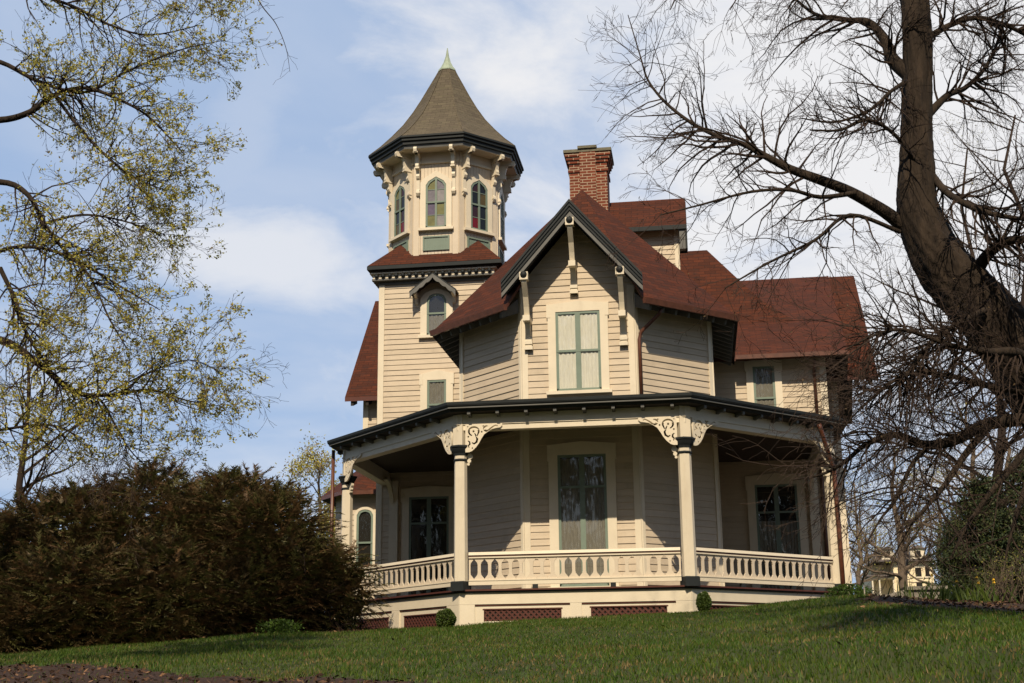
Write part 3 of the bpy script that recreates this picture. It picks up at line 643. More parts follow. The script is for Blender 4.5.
# --- side bay roofs at the left of the tower (ground floor)
sb0 = V((-5.2, 7.9)); 
fS = [Fr((-5.0, 10.0), (-5.0, 8.6)), Fr((-5.0, 8.6), (-4.4, 7.9)), Fr((-4.4, 7.9), (-3.46, 7.9))]
for f in fS: siding('side_bay_wall', f, [(0, zb), (f.L, zb), (f.L, 3.1), (0, 3.1)], house)
mb = MB(); so = offs([V((-5.0, 10.0)), V((-5.0, 8.6)), V((-4.4, 7.9)), V((-3.46, 7.9))], .38); SE = [V((p.x, p.y, 3.08)) for p in so]
T0, T1, T2 = V((-4.2, 10, 4.3)), V((-4.2, 9.6, 4.3)), V((-3.46, 9.0, 4.35))
mb.slab([SE[0], SE[1], T1, T0], .1, 'roof', 'copper', 'soffit'); mb.slab([SE[1], SE[2], T1], .1, 'roof', 'copper', 'soffit'); mb.slab([SE[2], SE[3], T2, T1], .1, 'roof', 'copper', 'soffit')
mb.build('side_bay_roof', house)
window(fS[2], .18, .62, .9, 2.62, house, kind='arch', cas=.07, head=.08, mull=False, curtain=None)
# ventilator stub on the left slope
mb = MB(); mb.box(-3.75, -3.45, 10.4, 10.7, 8.2, 8.75, 'brown'); mb.build('roof_vent', main_roof)
# rafter tails of the main front eave at its two visible ends
for x in (-4.85, -4.42, -3.98, -3.6, 8.6, 8.95, 9.3):
    mb = MB(); mb.extr([V((x-.04, YE+.04, ZE-.11)), V((x-.04, YE+.05, ZE-.24)), V((x-.04, YM, ZE-.10)), V((x-.04, YM, ZE+.3))], (.08, 0, 0), 'soffit'); mb.build('rafter_tail', main_roof)
for f_, sg in ((fML, -1),):
    for zz_ in (5.3, 5.55):
        mb = MB(); mb.box(-4.15, -3.9, YM-.35, YM, zz_-.1, zz_+.08, 'soffit'); mb.build('eave_bracket', main_roof)

# ---------------------------------------------------------------- porch
ZF = 3.61
mb = MB(); o1 = offs(PORCH, .10); top = [V((p.x, p.y, -.004)) for p in o1]
mb.poly(top, 'floor'); mb.build('porch_floor', house)
mb = MB(); sweep(mb, PORCH, [(.02, .0), (.115, .0), (.115, -.03), (.02, -.03)], 'brown'); sweep(mb, PORCH, [(.0, -.032), (.095, -.032), (.085, -.062), (.0, -.062)], 'dark'); mb.build('floor_edge', house)
# skirting with recessed lattice panels
segs = [(PORCH[0], C_), (C_, A_), (A_, B_), (B_, D_), (D_, PORCH[5])]
def lattice(f, s0, s1, z0, z1):
    mb = MB(); mb.fbox(f, s0, s1, z0, z1, -.02, -.01, 'interior'); k = .105; n = int((s1-s0)/k)
    k = (s1-s0)/n
    for i in range(-int((z1-z0)/k)-1, n+1):
        for sg in (1, -1):
            a = (s0+i*k, z0) if sg > 0 else (s0+i*k, z1); b = (a[0]+(z1-z0), z1 if sg > 0 else z0)
            t0 = max(0, (s0-a[0])/(b[0]-a[0])); t1 = min(1, (s1-a[0])/(b[0]-a[0]))
            if t1-t0 < .05: continue
            P = lambda t: f.pt(a[0]+(b[0]-a[0])*t, a[1]+(b[1]-a[1])*t, .0 if sg > 0 else .008)
            mb.beam(P(t0), P(t1), .034, .008, 'brown', f.pt(0, 0, 1)-f.pt(0, 0, 0)) if False else mb.beam(P(t0), P(t1), .008, .036, 'brown', V((0, 0, 1)))
    fr_ = .035
    mb.fbox(f, s0-fr_, s1+fr_, z1, z1+.02, -.02, .03, 'brown'); mb.fbox(f, s0-.012, s0, z0, z1, -.02, .03, 'brown'); mb.fbox(f, s1, s1+.012, z0, z1, -.02, .03, 'brown')
    return mb.build('lattice_panel', house)
def skirt(a, b, panels, zt_=-.30, zbt=-.52):
    f = Fr(a, b); mb = MB()
    mb.fbox(f, -.03, f.L+.03, -.28, -.064, -.02, .05, 'trim')
    edges = [(-.03, panels[0][0])]+[(panels[i][1], panels[i+1][0]) for i in range(len(panels)-1)]+[(panels[-1][1], f.L+.03)]
    for e0_, e1_ in edges: mb.fbox(f, e0_, e1_, -1.5, -.283, -.02, .05, 'trim')
    for p0, p1, zl0, zl1 in panels:
        mb.fbox(f, p0, p1, -.31, -.283, -.02, .035, 'brown')
        i0, i1 = p0+.17, p1-.17
        mb.fbox(f, p0, i0, -1.5, -.312, -.03, .02, 'trim'); mb.fbox(f, i1, p1, -1.5, -.312, -.03, .02, 'trim'); mb.fbox(f, i0, i1, zl1+.022, -.312, -.03, .02, 'trim'); mb.fbox(f, i0, i1, -1.5, zl0, -.03, .02, 'trim')
    mb.build('porch_skirting', house)
    for p0, p1, zl0, zl1 in panels: lattice(f, p0+.17+.013, p1-.17-.013, zl0, zl1)
skirt(PORCH[0], C_, [(.3, 1.7, -.8, -.42), (1.95, 3.3, -.8, -.42)])
skirt(C_, A_, [(.35, 2.15, -.72, -.42), (2.45, 4.28, -.72, -.42)])
skirt(A_, B_, [(.28, 2.12, -.60, -.385), (2.34, 4.12, -.56, -.375)])
skirt(B_, D_, [(.22, 2.05, -.55, -.37), (2.30, 4.15, -.55, -.37)])
skirt(D_, PORCH[5], [(.3, 1.9, -.5, -.4), (2.1, 3.7, -.5, -.4)])
# beam, fascia, ceiling, roof
mb = MB()
sweep(mb, PORCH, [(-.11, 3.11), (.11, 3.11), (.11, 3.215), (.13, 3.218), (.13, 3.245), (.115, 3.25), (.115, 3.43), (-.11, 3.43)], 'trim'); mb.build('porch_beam', house)
mb = MB(); IN = [V((-3.251, YT)), V((-.57, YT)), BL, FL, FR_, BR, V((BR.x, YW)), V((7.433, YW))]
OUT = offs(PORCH, .44)
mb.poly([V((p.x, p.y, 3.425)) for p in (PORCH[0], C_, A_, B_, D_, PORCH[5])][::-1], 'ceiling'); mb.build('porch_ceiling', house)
mb = MB(); zt_ = 3.60; zi = 4.02
def P3(p, z): return V((p.x, p.y, z))
IO = [V((XT0+.21, YT)), BL, FL, FR_, BR, V((7.433, YW))]
for q in ([OUT[0], OUT[1], BL, V((-.57, YT)), V((-3.251, YT))], [OUT[1], OUT[2], FL, BL], [OUT[2], OUT[3], FR_, FL], [OUT[3], OUT[4], BR, FR_], [OUT[4], OUT[5], V((7.433, YW)), V((BR.x, YW)), BR]):
    zs = [zt_ if any((p-o).length < 1e-6 for o in OUT) else zi for p in q]
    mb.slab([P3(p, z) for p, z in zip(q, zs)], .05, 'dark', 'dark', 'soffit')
pr = mb.build('porch_roof', house)
mb = MB(); sweep(mb, PORCH, [(.31, 3.452), (.34, 3.452), (.375, 3.50), (.40, 3.505), (.40, 3.52), (.43, 3.54), (.45, 3.57), (.455, 3.625), (.31, 3.625)], 'dark')
mb.build('porch_fascia', pr)
mb = MB(); sweep(mb, PORCH, [(.398, 3.503), (.415, 3.503), (.415, 3.53), (.398, 3.53)], 'grey', False); mb.build('fascia_moulding', pr)
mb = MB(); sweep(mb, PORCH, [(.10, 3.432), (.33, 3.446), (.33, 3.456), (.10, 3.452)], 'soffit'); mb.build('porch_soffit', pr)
for (a, b), (lo, st) in zip(segs, ((.3, .5), (.25, .55), (.22, .57), (.3, .55), (.3, .5))):
    f = Fr(a, b); s_ = lo
    while s_ < f.L-.1:
        mb = MB(); mb.extr([f.pt(s_-.032, 3.432, .10), f.pt(s_-.032, 3.445, .335), f.pt(s_-.032, 3.39, .33), f.pt(s_-.032, 3.365, .28), f.pt(s_-.032, 3.385, .2), f.pt(s_-.032, 3.36, .12)][::-1], f.pt(.064, 0)-f.pt(0, 0), 'grey'); mb.build('rafter_tail', pr); s_ += st
# posts
def post(P, mx, my, rot):
    mb = MB(); ang = rot+math.pi/8
    mb.lathe((P.x, P.y, 0), [(.128/.924, .16), (.128/.924, .2), (.118/.924, 2.52), (.118/.924, 2.64)], 'trim', 8, ang)
    mb.lathe((P.x, P.y, 0), [(.155, 2.80), (.155, 3.43)], 'trim', 4, rot+math.pi/4)
    p = mb.build('porch_post', house)
    kb = MB(); kb.lathe((P.x, P.y, 0), [(.205, -.02), (.205, .15), (.18, .165)], 'dark', 4, rot+math.pi/4); kb.build('post_base', p)
    kb = MB(); kb.lathe((P.x, P.y, 0), [(.14, 2.62), (.15, 2.66), (.17, 2.69), (.195, 2.74), (.20, 2.76), (.22, 2.775), (.22, 2.81), (.15, 2.812)], 'dark', 8, ang); kb.lathe((P.x, P.y, 0), [(.135, 2.50), (.15, 2.515), (.15, 2.535), (.135, 2.55)], 'dark', 8, ang); kb.build('post_capital', p)
    return p
post(A_, 0, 0, -TH/2); post(B_, 0, 0, TH/2); post(C_, 0, 0, -R(67)); post(D_, 0, 0, R(67))
# half post against the tower wall with its inner bracket
mb = MB(); mb.box(-3.12, -2.90, YT-.14, YT-.021, 0, 3.2, 'trim'); mb.build('pilaster', house)
mb = MB(); mb.box(7.28, 7.5, YW-.14, YW-.021, 0, 3.2, 'trim'); mb.build('pilaster', house)
for xx in (-3.05, 7.35):
    mb = MB(); arc = [(YT-.1-.75*(1-math.cos(t)), 3.13-.8*(1-math.sin(t))) for t in [i*math.pi/16 for i in range(9)]]
    rows = [[V((xx-.05, y, z)), V((xx+.05, y, z)), V((xx+.05, y+.08, z+.08)), V((xx-.05, y+.08, z+.08))] for y, z in arc]; mb.grid(rows, 'trim', True, True); mb.build('curved_brace', house)
# fretwork brackets: outline with scroll openings, cut as a filled 2-D curve
def ribbon(pts, w0, w1):
    Lp, Rp = [], []
    for i, p in enumerate(pts):
        a = pts[max(i-1, 0)]; b = pts[min(i+1, len(pts)-1)]; d = V((b[0]-a[0], b[1]-a[1])).normalized(); n = V((-d.y, d.x)); t = i/(len(pts)-1)
        hw_ = 1.5*(w0+(w1-w0)*t)*(.35+.65*math.sin(math.pi*min(1, max(0, t*.94+.03))))/2
        Lp.append((p[0]+n.x*hw_, p[1]+n.y*hw_)); Rp.append((p[0]-n.x*hw_, p[1]-n.y*hw_))
    return Lp+Rp[::-1]
def spiral(cx_, cy_, r0, r1, a0, a1, n=16): return [(cx_+(r0+(r1-r0)*i/n)*math.cos(a0+(a1-a0)*i/n), cy_+(r0+(r1-r0)*i/n)*math.sin(a0+(a1-a0)*i/n)) for i in range(n+1)]
def circ(cx_, cy_, r): return [(cx_+r*math.cos(2*math.pi*i/10), cy_+r*math.sin(2*math.pi*i/10)) for i in range(10)]
def fret_mesh():
    cu = bpy.data.curves.new('fret', 'CURVE'); cu.dimensions = '2D'; cu.fill_mode = 'BOTH'; cu.extrude = .017
    outer = [(0, 0), (.74, 0), (.74, -.035), (.70, -.075), (.62, -.085), (.54, -.10), (.45, -.14), (.38, -.20), (.32, -.29), (.27, -.38), (.21, -.46), (.13, -.53), (.07, -.55), (0, -.55)]
    s1 = spiral(.17, -.13, .085, .02, R(-60), R(300), 18); s2 = [(.10, -.40), (.15, -.43), (.20, -.40), (.225, -.33), (.215, -.26), (.20, -.21)]
    loops = [outer, ribbon([(.17+.1*math.cos(R(a)), -.14+.085*math.sin(R(a))) for a in range(250, -40, -20)]+[(.245, -.21), (.225, -.25)], .034, .03),
             ribbon([(.185, -.17), (.215, -.23), (.24, -.29), (.225, -.35), (.175, -.385), (.13, -.36)], .024, .034),
             ribbon([(.43+.055*math.cos(R(a)), -.085+.05*math.sin(R(a))) for a in range(70, 330, 22)]+[(.51, -.085), (.56, -.05), (.61, -.025), (.65, -.045)], .03, .026),
             ribbon([(.05, -.32), (.085, -.345), (.09, -.39), (.06, -.42), (.075, -.465)], .026, .022),
             circ(.165, -.135, .022), circ(.33, -.15, .018), circ(.14, -.47, .016), circ(.05, -.04, .014), circ(.36, -.035, .016), circ(.06, -.24, .018)]
    for lp in loops:
        sp = cu.splines.new('POLY'); sp.points.add(len(lp)-1); sp.use_cyclic_u = True
        for i, p in enumerate(lp): sp.points[i].co = (p[0], p[1], 0, 1)
    ob = bpy.data.objects.new('fret', cu); C.objects.link(ob); dg = bpy.context.evaluated_depsgraph_get(); dg.update()
    me = bpy.data.meshes.new_from_object(ob.evaluated_get(dg)); bpy.data.objects.remove(ob); me.materials.clear(); me.materials.append(M['trim']); return me
fret = fret_mesh()
def place_fret(P, dirv):
    o = bpy.data.objects.new('fretwork_bracket', fret); C.objects.link(o); o.parent = house
    d = V((dirv.x, dirv.y, 0)).normalized(); z = d.cross(V((0, 0, 1))); mid_ = V((2.2, 3.5, 0)); z = z if z.dot(V((P.x, P.y, 0))+d-mid_) > 0 else -z
    p = V((P.x, P.y, 3.215))+d*.12+z*.125
    b = V(house['_base'])
    o.matrix_local = Matrix(((d.x, 0, z.x, p.x-b.x), (d.y, 0, z.y, p.y-b.y), (0, 1, 0, p.z-b.z), (0, 0, 0, 1)))
    n = V((d.y, -d.x, 0)); n = n if n.y < 0 else -n
    return o
for a, b in segs[1:4]:
    d = (b-a).normalized(); place_fret(a, d); place_fret(b, -d)
place_fret(C_, (PORCH[0]-C_)); place_fret(D_, (PORCH[5]-D_))
# small drop scrolls below the capitals
for P, d in ((A_, V((1, 0))), (B_, V((-1, 0))), (C_, (A_-C_).normalized()), (D_, (B_-D_).normalized())):
    mb = MB()
    for i, (r, z, o_) in enumerate(((.055, 2.60, .19), (.04, 2.51, .175), (.028, 2.445, .16))):
        c = V((P.x, P.y, z))+V((d.x, d.y, 0))*o_; n = V((d.y, -d.x, 0))*.03
        ringp = [c+(V((d.x, d.y, 0))*math.cos(t)+V((0, 0, 1))*math.sin(t))*r for t in [2*math.pi*k/10 for k in range(10)]]
        mb.hexa([p-n for p in ringp], [p+n for p in ringp], 'trim')
    mb.build('drop_scroll', house)
# railings of flat-sawn balusters
def railing(a, b):
    f = Fr(a, b); s0, s1 = .16, f.L-.16
    mb = MB(); mb.fbox(f, s0, s1, .60, .625, -.03, .04, 'trim'); mb.fbox(f, s0, s1, .63, .655, -.035, .045, 'brown'); r = mb.build('railing', house)
    mb = MB(); mb.hexa([f.pt(s0, .657, .06), f.pt(s1, .657, .06), f.pt(s1, .657, -.05), f.pt(s0, .657, -.05)], [f.pt(s0, .715, .045), f.pt(s1, .715, .045), f.pt(s1, .715, -.035), f.pt(s0, .715, -.035)], 'trim'); mb.build('top_rail', r)
    mb = MB(); mb.fbox(f, s0, s1, .085, .165, -.03, .04, 'trim'); mb.fbox(f, s0, s1, .165, .185, -.04, .05, 'trim'); mb.build('bottom_rail', r)
    n = round((s1-s0)/.205); k = (s1-s0)/n
    for i in range(n+1):
        c = s0+i*k; W_ = k/2-.001
        pf = [(.185, W_), (.205, W_), (.29, .033), (.30, .041), (.31, .031), (.485, .031), (.495, .041), (.505, .033), (.585, W_), (.60, W_)]
        mb = MB(); lo = -1 if i > 0 else 0; hi = 1 if i < n else 0
        for (za, wa), (zb_, wb) in zip(pf, pf[1:]):
            mb.hexa([f.pt(c+lo*wa, za, .013), f.pt(c+hi*wa, za, .013), f.pt(c+hi*wa, za, -.013), f.pt(c+lo*wa, za, -.013)],
                    [f.pt(c+lo*wb, zb_, .013), f.pt(c+hi*wb, zb_, .013), f.pt(c+hi*wb, zb_, -.013), f.pt(c+lo*wb, zb_, -.013)], 'tan')
        mb.build('baluster', r)
    for s_ in (f.L*.33, f.L*.67):
        mb = MB(); mb.fbox(f, s_-.05, s_+.05, 0, .084, -.03, .04, 'dark'); mb.build('rail_foot', r)
for a, b in segs[1:4]: railing(a, b)
# --- downpipes
def pipe(pts, r=.04):
    mb = MB(); mb.tube(pts, r, 'copper', 8); mb.build('downpipe', house, smooth=True)
fr = fBR; pipe([fr.pt(.30, 5.85, .55), fr.pt(.28, 5.75, .50), fr.pt(.10, 5.42, .10), fr.pt(.06, 5.25, .08), fr.pt(.06, 3.9, .08)])
pipe([V((7.62, 6.75, 5.85)), V((7.62, 7.0, 5.6)), V((7.62, 7.02, 3.8))])
pipe([V((7.62, 7.02, 3.3)), V((7.62, 7.02, -.4))], .05)
d = (D_-B_).normalized(); q = D_-d*.75+V((d.y, -d.x))*.40; q2 = D_+V((.06, -.16))
pipe([V((q.x, q.y, 3.42)), V((q.x+.02, q.y, 3.34)), V((q2.x-.02, q2.y, 2.68)), V((q2.x+.02, q2.y, 2.55)), V((q2.x+.03, q2.y, 1.2)), V((q2.x+.03, q2.y, -.35))], .05)
q = C_+V((-.38, .1)); pipe([V((q.x, q.y, 3.45)), V((q.x, q.y, -1.0))], .042)

# ---------------------------------------------------------------- plants
def foliage(name, P, size, mats, parent=None, base=None, stretch=1.0, quad=True, droop=0, wt=None, up_bias=0):
    """a cloud of small leaf faces at the points P"""
    P = np.asarray(P, float); n = len(P); a = rng.normal(size=(n, 3)); a[:, 2] *= (1-droop); a /= np.linalg.norm(a, axis=1)[:, None]
    b = rng.normal(size=(n, 3)); b[:, 2] *= (1-up_bias); b -= (a*b).sum(1)[:, None]*a; b /= np.linalg.norm(b, axis=1)[:, None]
    s = size*rng.uniform(.6, 1.4, n)[:, None]; a = a*s*stretch; b = b*s*.5
    if quad: vs = np.stack([P-a*.5, P+b*.5, P+a*.5, P-b*.5], 1); k = 4
    else: vs = np.stack([P-b*.5, P+b*.5, P+a], 1); k = 3
    base = np.array(base if base is not None else ((parent['_base']) if parent is not None else (0, 0, 0)))
    return quick(name, vs.reshape(-1, 3)-base, k, mats, parent, base, wt)
def quick(name, vs, k, mats, parent, base, wt=None, per=1, pick=None):
    n = len(vs)//k; me = bpy.data.meshes.new(name)
    me.vertices.add(n*k); me.vertices.foreach_set('co', vs.ravel()); me.loops.add(n*k); me.loops.foreach_set('vertex_index', np.arange(n*k))
    me.polygons.add(n); me.polygons.foreach_set('loop_start', np.arange(n)*k)
    for m in mats: me.materials.append(M[m])
    g_ = -(-n//per); mi = rng.choice(len(mats), g_, p=wt) if pick is None else pick; me.polygons.foreach_set('material_index', np.repeat(mi, per)[:n].astype(np.int32))
    me.update(calc_edges=True); me.validate()
    o = bpy.data.objects.new(name, me); C.objects.link(o)
    if parent is not None: o.parent = parent
    else: o.location = base
    o['_base'] = tuple(float(x) for x in base); return o
def rv(s=1): return V((random.gauss(0, s), random.gauss(0, s), random.gauss(0, s)))
def grow(mb, p, d, Ln, r, lev, tips, m='twig', wob=.22, grav=-.02, kids=(4, 5, 5), spread=.8, flat=1.0, fac=.55, seg=None, buds=None):
    n = seg or (6 if lev >= 2 else (5 if lev == 1 else 4)); pts = [V(p)]; rad = [r]; d = V(d).normalized(); st = Ln/n; ds = [d]
    for i in range(n):
        dd = rv(wob); dd.y *= flat; d = (d+dd+V((0, 0, grav))).normalized(); pts.append(pts[-1]+d*st); rad.append(max(r*(1-(i+1)/n*.78), .0022)); ds.append(d)
    mb.tube(pts, rad, m, 6 if r > .04 else (4 if r > .012 else 3), False)
    if lev <= 0:
        tips += pts[1:]
        return
    k = kids[min(lev, len(kids))-1]
    for i in range(k):
        t = random.uniform(.2, 1)*n; j = min(int(t), n-1); q = pts[j].lerp(pts[j+1], t-j)
        s_ = rv(1); s_.y *= flat; s_ = (s_-ds[j]*s_.dot(ds[j])).normalized(); nd = (ds[j]+s_*random.uniform(.55, 1.1)*spread).normalized()
        grow(mb, q, nd, Ln*fac*random.uniform(.6, 1.25)*(1.1-.45*t/n), max(rad[j]*.5, .0026), lev-1, tips, m, wob, grav, kids, spread, flat, fac)
def limb(mb, trace, m='twig', n=8):
    """a main limb from (px, py, depth, width in metres)"""
    P = [at(a, b, c) for a, b, c, r in trace]; out = []; rad = []
    for i in range(len(P)-1):
        p0 = P[max(i-1, 0)]; p1 = P[i]; p2 = P[i+1]; p3 = P[min(i+2, len(P)-1)]
        for k in range(5):
            t = k/5; q = .5*((2*p1)+(p2-p0)*t+(2*p0-5*p1+4*p2-p3)*t*t+(3*p1-p0-3*p2+p3)*t**3)
            out.append(q); rad.append(trace[i][3]+(trace[i+1][3]-trace[i][3])*t)
    out.append(P[-1]); rad.append(trace[-1][3]); rad = [r/2 for r in rad]
    mb.tube(out, rad, m, n, False); return out, rad
def sprout(mb, line, count, Ln, r, lev, tips, m='twig', t0=.1, side=None, t1=1, **kw):
    out, rad = line; n = len(out)
    for _ in range(count):
        t = random.uniform(t0, t1)*(n-1); j = min(int(t), n-2); q = out[j].lerp(out[j+1], t-j); d = (out[j+1]-out[j]).normalized()
        s_ = rv(1); s_ = (s_-d*s_.dot(d)).normalized()
        if side: s_ = (s_+V(side)).normalized()
        grow(mb, q, (d*.6+s_*.9), Ln*random.uniform(.5, 1.3), min(r, rad[j]*.6), lev, tips, m, **kw)

# --- the old leaning tree on the right
TY0 = -8.5
base = at(1185, 570, TY0); base.z = gz(base.x, base.y)-.1
rt_tree = thing('old_tree', 'old dark barked tree at the right with a thick bent trunk and bare twigs', 'tree', base)
mb = MB(); gp = base-V((CX, CY, CZ))
def rough_tube(mb, pts, rad, m, n=20, amp=.06):
    rows = []; pts = [V(p) for p in pts]; x = V((1, 0, 0))
    for i, p in enumerate(pts):
        d = (pts[min(i+1, len(pts)-1)]-pts[max(i-1, 0)]).normalized(); x = (x-d*x.dot(d)).normalized(); y = d.cross(x)
        rows.append([p+(x*math.cos(a)+y*math.sin(a))*rad[i]*(1+amp*math.sin(3*a+i*.08)+amp*.7*math.sin(7*a-i*.13)+amp*.9*abs(math.sin(10*a+1.1*math.sin(i*.19)+.05*i))+amp*.5*math.sin(17*a+i*.4)+random.uniform(-.35, .35)*amp) for a in (2*math.pi*k/n for k in range(n))])
    mb.grid(rows, m, True, True)
def spl(trace, k=10):
    P = [at(a, b, c) if len(t_) == 4 else V(t_[:3]) for t_ in trace for a, b, c in [t_[:3]]]; W_ = [t_[-1] for t_ in trace]; out = []; rad = []
    for i in range(len(P)-1):
        p0 = P[max(i-1, 0)]; p1 = P[i]; p2 = P[i+1]; p3 = P[min(i+2, len(P)-1)]
        for j in range(k):
            t = j/k; out.append(.5*((2*p1)+(p2-p0)*t+(2*p0-5*p1+4*p2-p3)*t*t+(3*p1-p0-3*p2+p3)*t**3)); rad.append((W_[i]+(W_[i+1]-W_[i])*t)/2)
    out.append(P[-1]); rad.append(W_[-1]/2); return out, rad
tr = spl([(1195, 640, TY0, 1.3), (1185, 570, TY0, 1.15), (1140, 495, TY0, .95), (1060, 412, TY0, .84), (1010, 345, TY0, .76), (972, 298, TY0, .72), (938, 258, TY0, .64), (918, 212, TY0, .52), (917, 165, TY0, .42), (917, 120, TY0, .38), (917, 60, TY0, .37), (915, 0, TY0, .36), (908, -70, TY0+.2, .34), (915, -150, TY0, .26), (905, -260, TY0, .12)], 26)
rough_tube(mb, tr[0], tr[1], 'bark', 72, .042); mb.build('trunk', rt_tree, smooth=True)
mb = MB(); tips = []
lim = {}
def L_(name, trace, **k): lim[name] = limb(mb, trace, 'bark', 9); return lim[name]
Ld = dict(wob=.2, grav=.0)
a1 = L_('left_low', [(905, 228, -8.5, .20), (885, 212, -8.6, .17), (850, 192, -8.8, .145), (820, 180, -9, .13), (790, 169, -9, .11), (765, 156, -9.1, .09), (745, 145, -9, .075), (715, 135, -8.8, .06), (690, 122, -8.8, .05), (665, 102, -8.7, .04), (648, 80, -8.6, .03), (640, 55, -8.5, .02), (628, 15, -8.4, .012)])
a2 = L_('left_mid', [(855, 193, -8.9, .07), (820, 197, -9.2, .055), (790, 190, -9.5, .045), (750, 192, -9.7, .035), (700, 205, -9.9, .025), (660, 215, -10, .015)])
a3 = L_('left_down', [(900, 232, -8.6, .06), (850, 215, -8.9, .05), (815, 240, -9.3, .04), (770, 262, -9.6, .03), (725, 288, -9.9, .015)])
a4 = L_('up_left', [(910, 75, -8.5, .22), (893, 60, -8.4, .18), (885, 40, -8.3, .14), (868, 22, -8.2, .10), (845, 20, -8.1, .07), (815, 14, -8, .05), (790, -6, -7.8, .03)])
a5 = L_('mid_left', [(918, 165, -8.6, .06), (895, 135, -8.9, .05), (868, 120, -9.2, .045), (840, 130, -9.4, .035), (810, 130, -9.6, .02)])
a5b = L_('mid_left', [(912, 78, -8.5, .07), (890, 92, -8.8, .05), (870, 110, -9, .04), (835, 122, -9.2, .03), (800, 118, -9.4, .015)])
a6 = L_('right_up', [(928, 115, -8.4, .12), (948, 95, -8.3, .09), (965, 88, -8.1, .07), (985, 68, -8, .055), (998, 40, -7.8, .04), (1005, 5, -7.6, .03)])
a7 = L_('right_top', [(925, 40, -8.5, .10), (950, 25, -8.3, .08), (980, 18, -8.2, .07), (1020, 32, -8, .05), (1060, 60, -8, .03)])
a8 = L_('right_mid', [(932, 175, -8.5, .10), (950, 195, -8.9, .09), (985, 212, -9.3, .07), (1030, 220, -9.6, .045), (1075, 225, -9.5, .015)])
a9 = L_('right_low', [(968, 290, -8.5, .2), (985, 258, -8.8, .15), (1005, 242, -9.2, .12), (1035, 236, -9.6, .09), (1075, 205, -10, .05), (1115, 165, -10.3, .015)])
b1 = L_('droop', [(1110, 440, -8.4, .22), (1060, 425, -8.5, .20), (1020, 420, -8.7, .17), (985, 425, -9, .15), (955, 440, -9.3, .13), (925, 445, -9.6, .11), (895, 435, -9.8, .08), (865, 445, -10, .06), (845, 462, -10.1, .045), (820, 475, -10.2, .03), (790, 480, -10.3, .012)])
b2 = L_('droop', [(990, 425, -9, .10), (965, 455, -9.4, .08), (945, 485, -9.7, .06), (928, 505, -10, .045), (912, 522, -10.1, .03), (895, 535, -10.2, .015)])
b3 = L_('droop', [(940, 440, -9.5, .07), (915, 460, -9.8, .05), (895, 500, -10, .04), (880, 520, -10.2, .025), (866, 545, -10.2, .012)])
b4 = L_('droop', [(1048, 392, -8.5, .18), (1022, 355, -9.2, .12), (990, 352, -9.5, .09), (950, 345, -9.8, .06), (905, 330, -10, .045), (875, 335, -10.2, .03), (845, 350, -10.3, .015)])
b5 = L_('droop', [(1058, 408, -8.5, .13), (1025, 392, -8.8, .11), (985, 385, -9.2, .08), (945, 375, -9.6, .06), (905, 375, -9.9, .045), (870, 400, -10.1, .03), (845, 425, -10.2, .012)])
b6 = L_('droop', [(1058, 425, -8.5, .11), (1035, 440, -8.8, .10), (1010, 470, -9.1, .08), (985, 500, -9.3, .06), (965, 530, -9.4, .04), (950, 560, -9.5, .02)])
b7 = L_('droop', [(1092, 440, -8.45, .12), (1060, 448, -8.8, .10), (1030, 480, -9.0, .08), (1015, 520, -9.2, .05), (1005, 560, -9.3, .02)])
b8 = L_('droop', [(985, 310, -8.9, .08), (955, 325, -9.4, .06), (925, 350, -9.7, .045), (895, 385, -10, .03), (865, 390, -10.1, .012)])
mb.build('limb', rt_tree, smooth=True)
mb = MB(); kw = dict(wob=.17, spread=.95, kids=(4, 4, 4))
sprout(mb, a1, 46, 1.0, .022, 2, tips, t0=.25, grav=.01, **kw); sprout(mb, a1, 26, .8, .012, 1, tips, t0=.3, **kw)
for b in (a2, a3): sprout(mb, b, 26, .8, .015, 2, tips, t0=.1, grav=-.01, **kw)
sprout(mb, a4, 26, 1.1, .02, 2, tips, t0=.1, side=(-.6, 0, -.2), **kw)
for b in (a5, a5b): sprout(mb, b, 30, .8, .014, 2, tips, t0=.1, **kw)
for b in (a6, a7, a8): sprout(mb, b, 38, 1.0, .018, 2, tips, t0=.1, **kw)
sprout(mb, a9, 60, 1.1, .018, 2, tips, t0=.2, **kw)
for b, k in ((b1, 74), (b2, 18), (b3, 16), (b4, 84), (b5, 72), (b6, 14), (b7, 10), (b8, 80)): sprout(mb, b, k, 1.0, .014, 2, tips, t0=.15, t1=.86, grav=-.05, side=(-.25, 0, -.10), **kw)
# boughs above the picture whose twigs hang into it
for x in (700, 760, 820, 870, 960, 1010):
    l5 = limb(mb, [(915, -60, -8.5, .08), ((915+x)/2, -70, -8.6, .05), (x, -30, -8.8, .03), (x-30, 10, -9, .012)]); sprout(mb, l5, 22, .9, .012, 2, tips, t0=.3, grav=-.06, **kw)
tw = mb.build('twigs', rt_tree); tw['kind'] = 'stuff'
T = np.array([tuple(p) for p in random.sample(tips, min(len(tips), 1500))]); T = T+rng.normal(size=T.shape)*.02
lv = foliage('leaves', T, .028, ['leafD'], rt_tree); lv['kind'] = 'stuff'

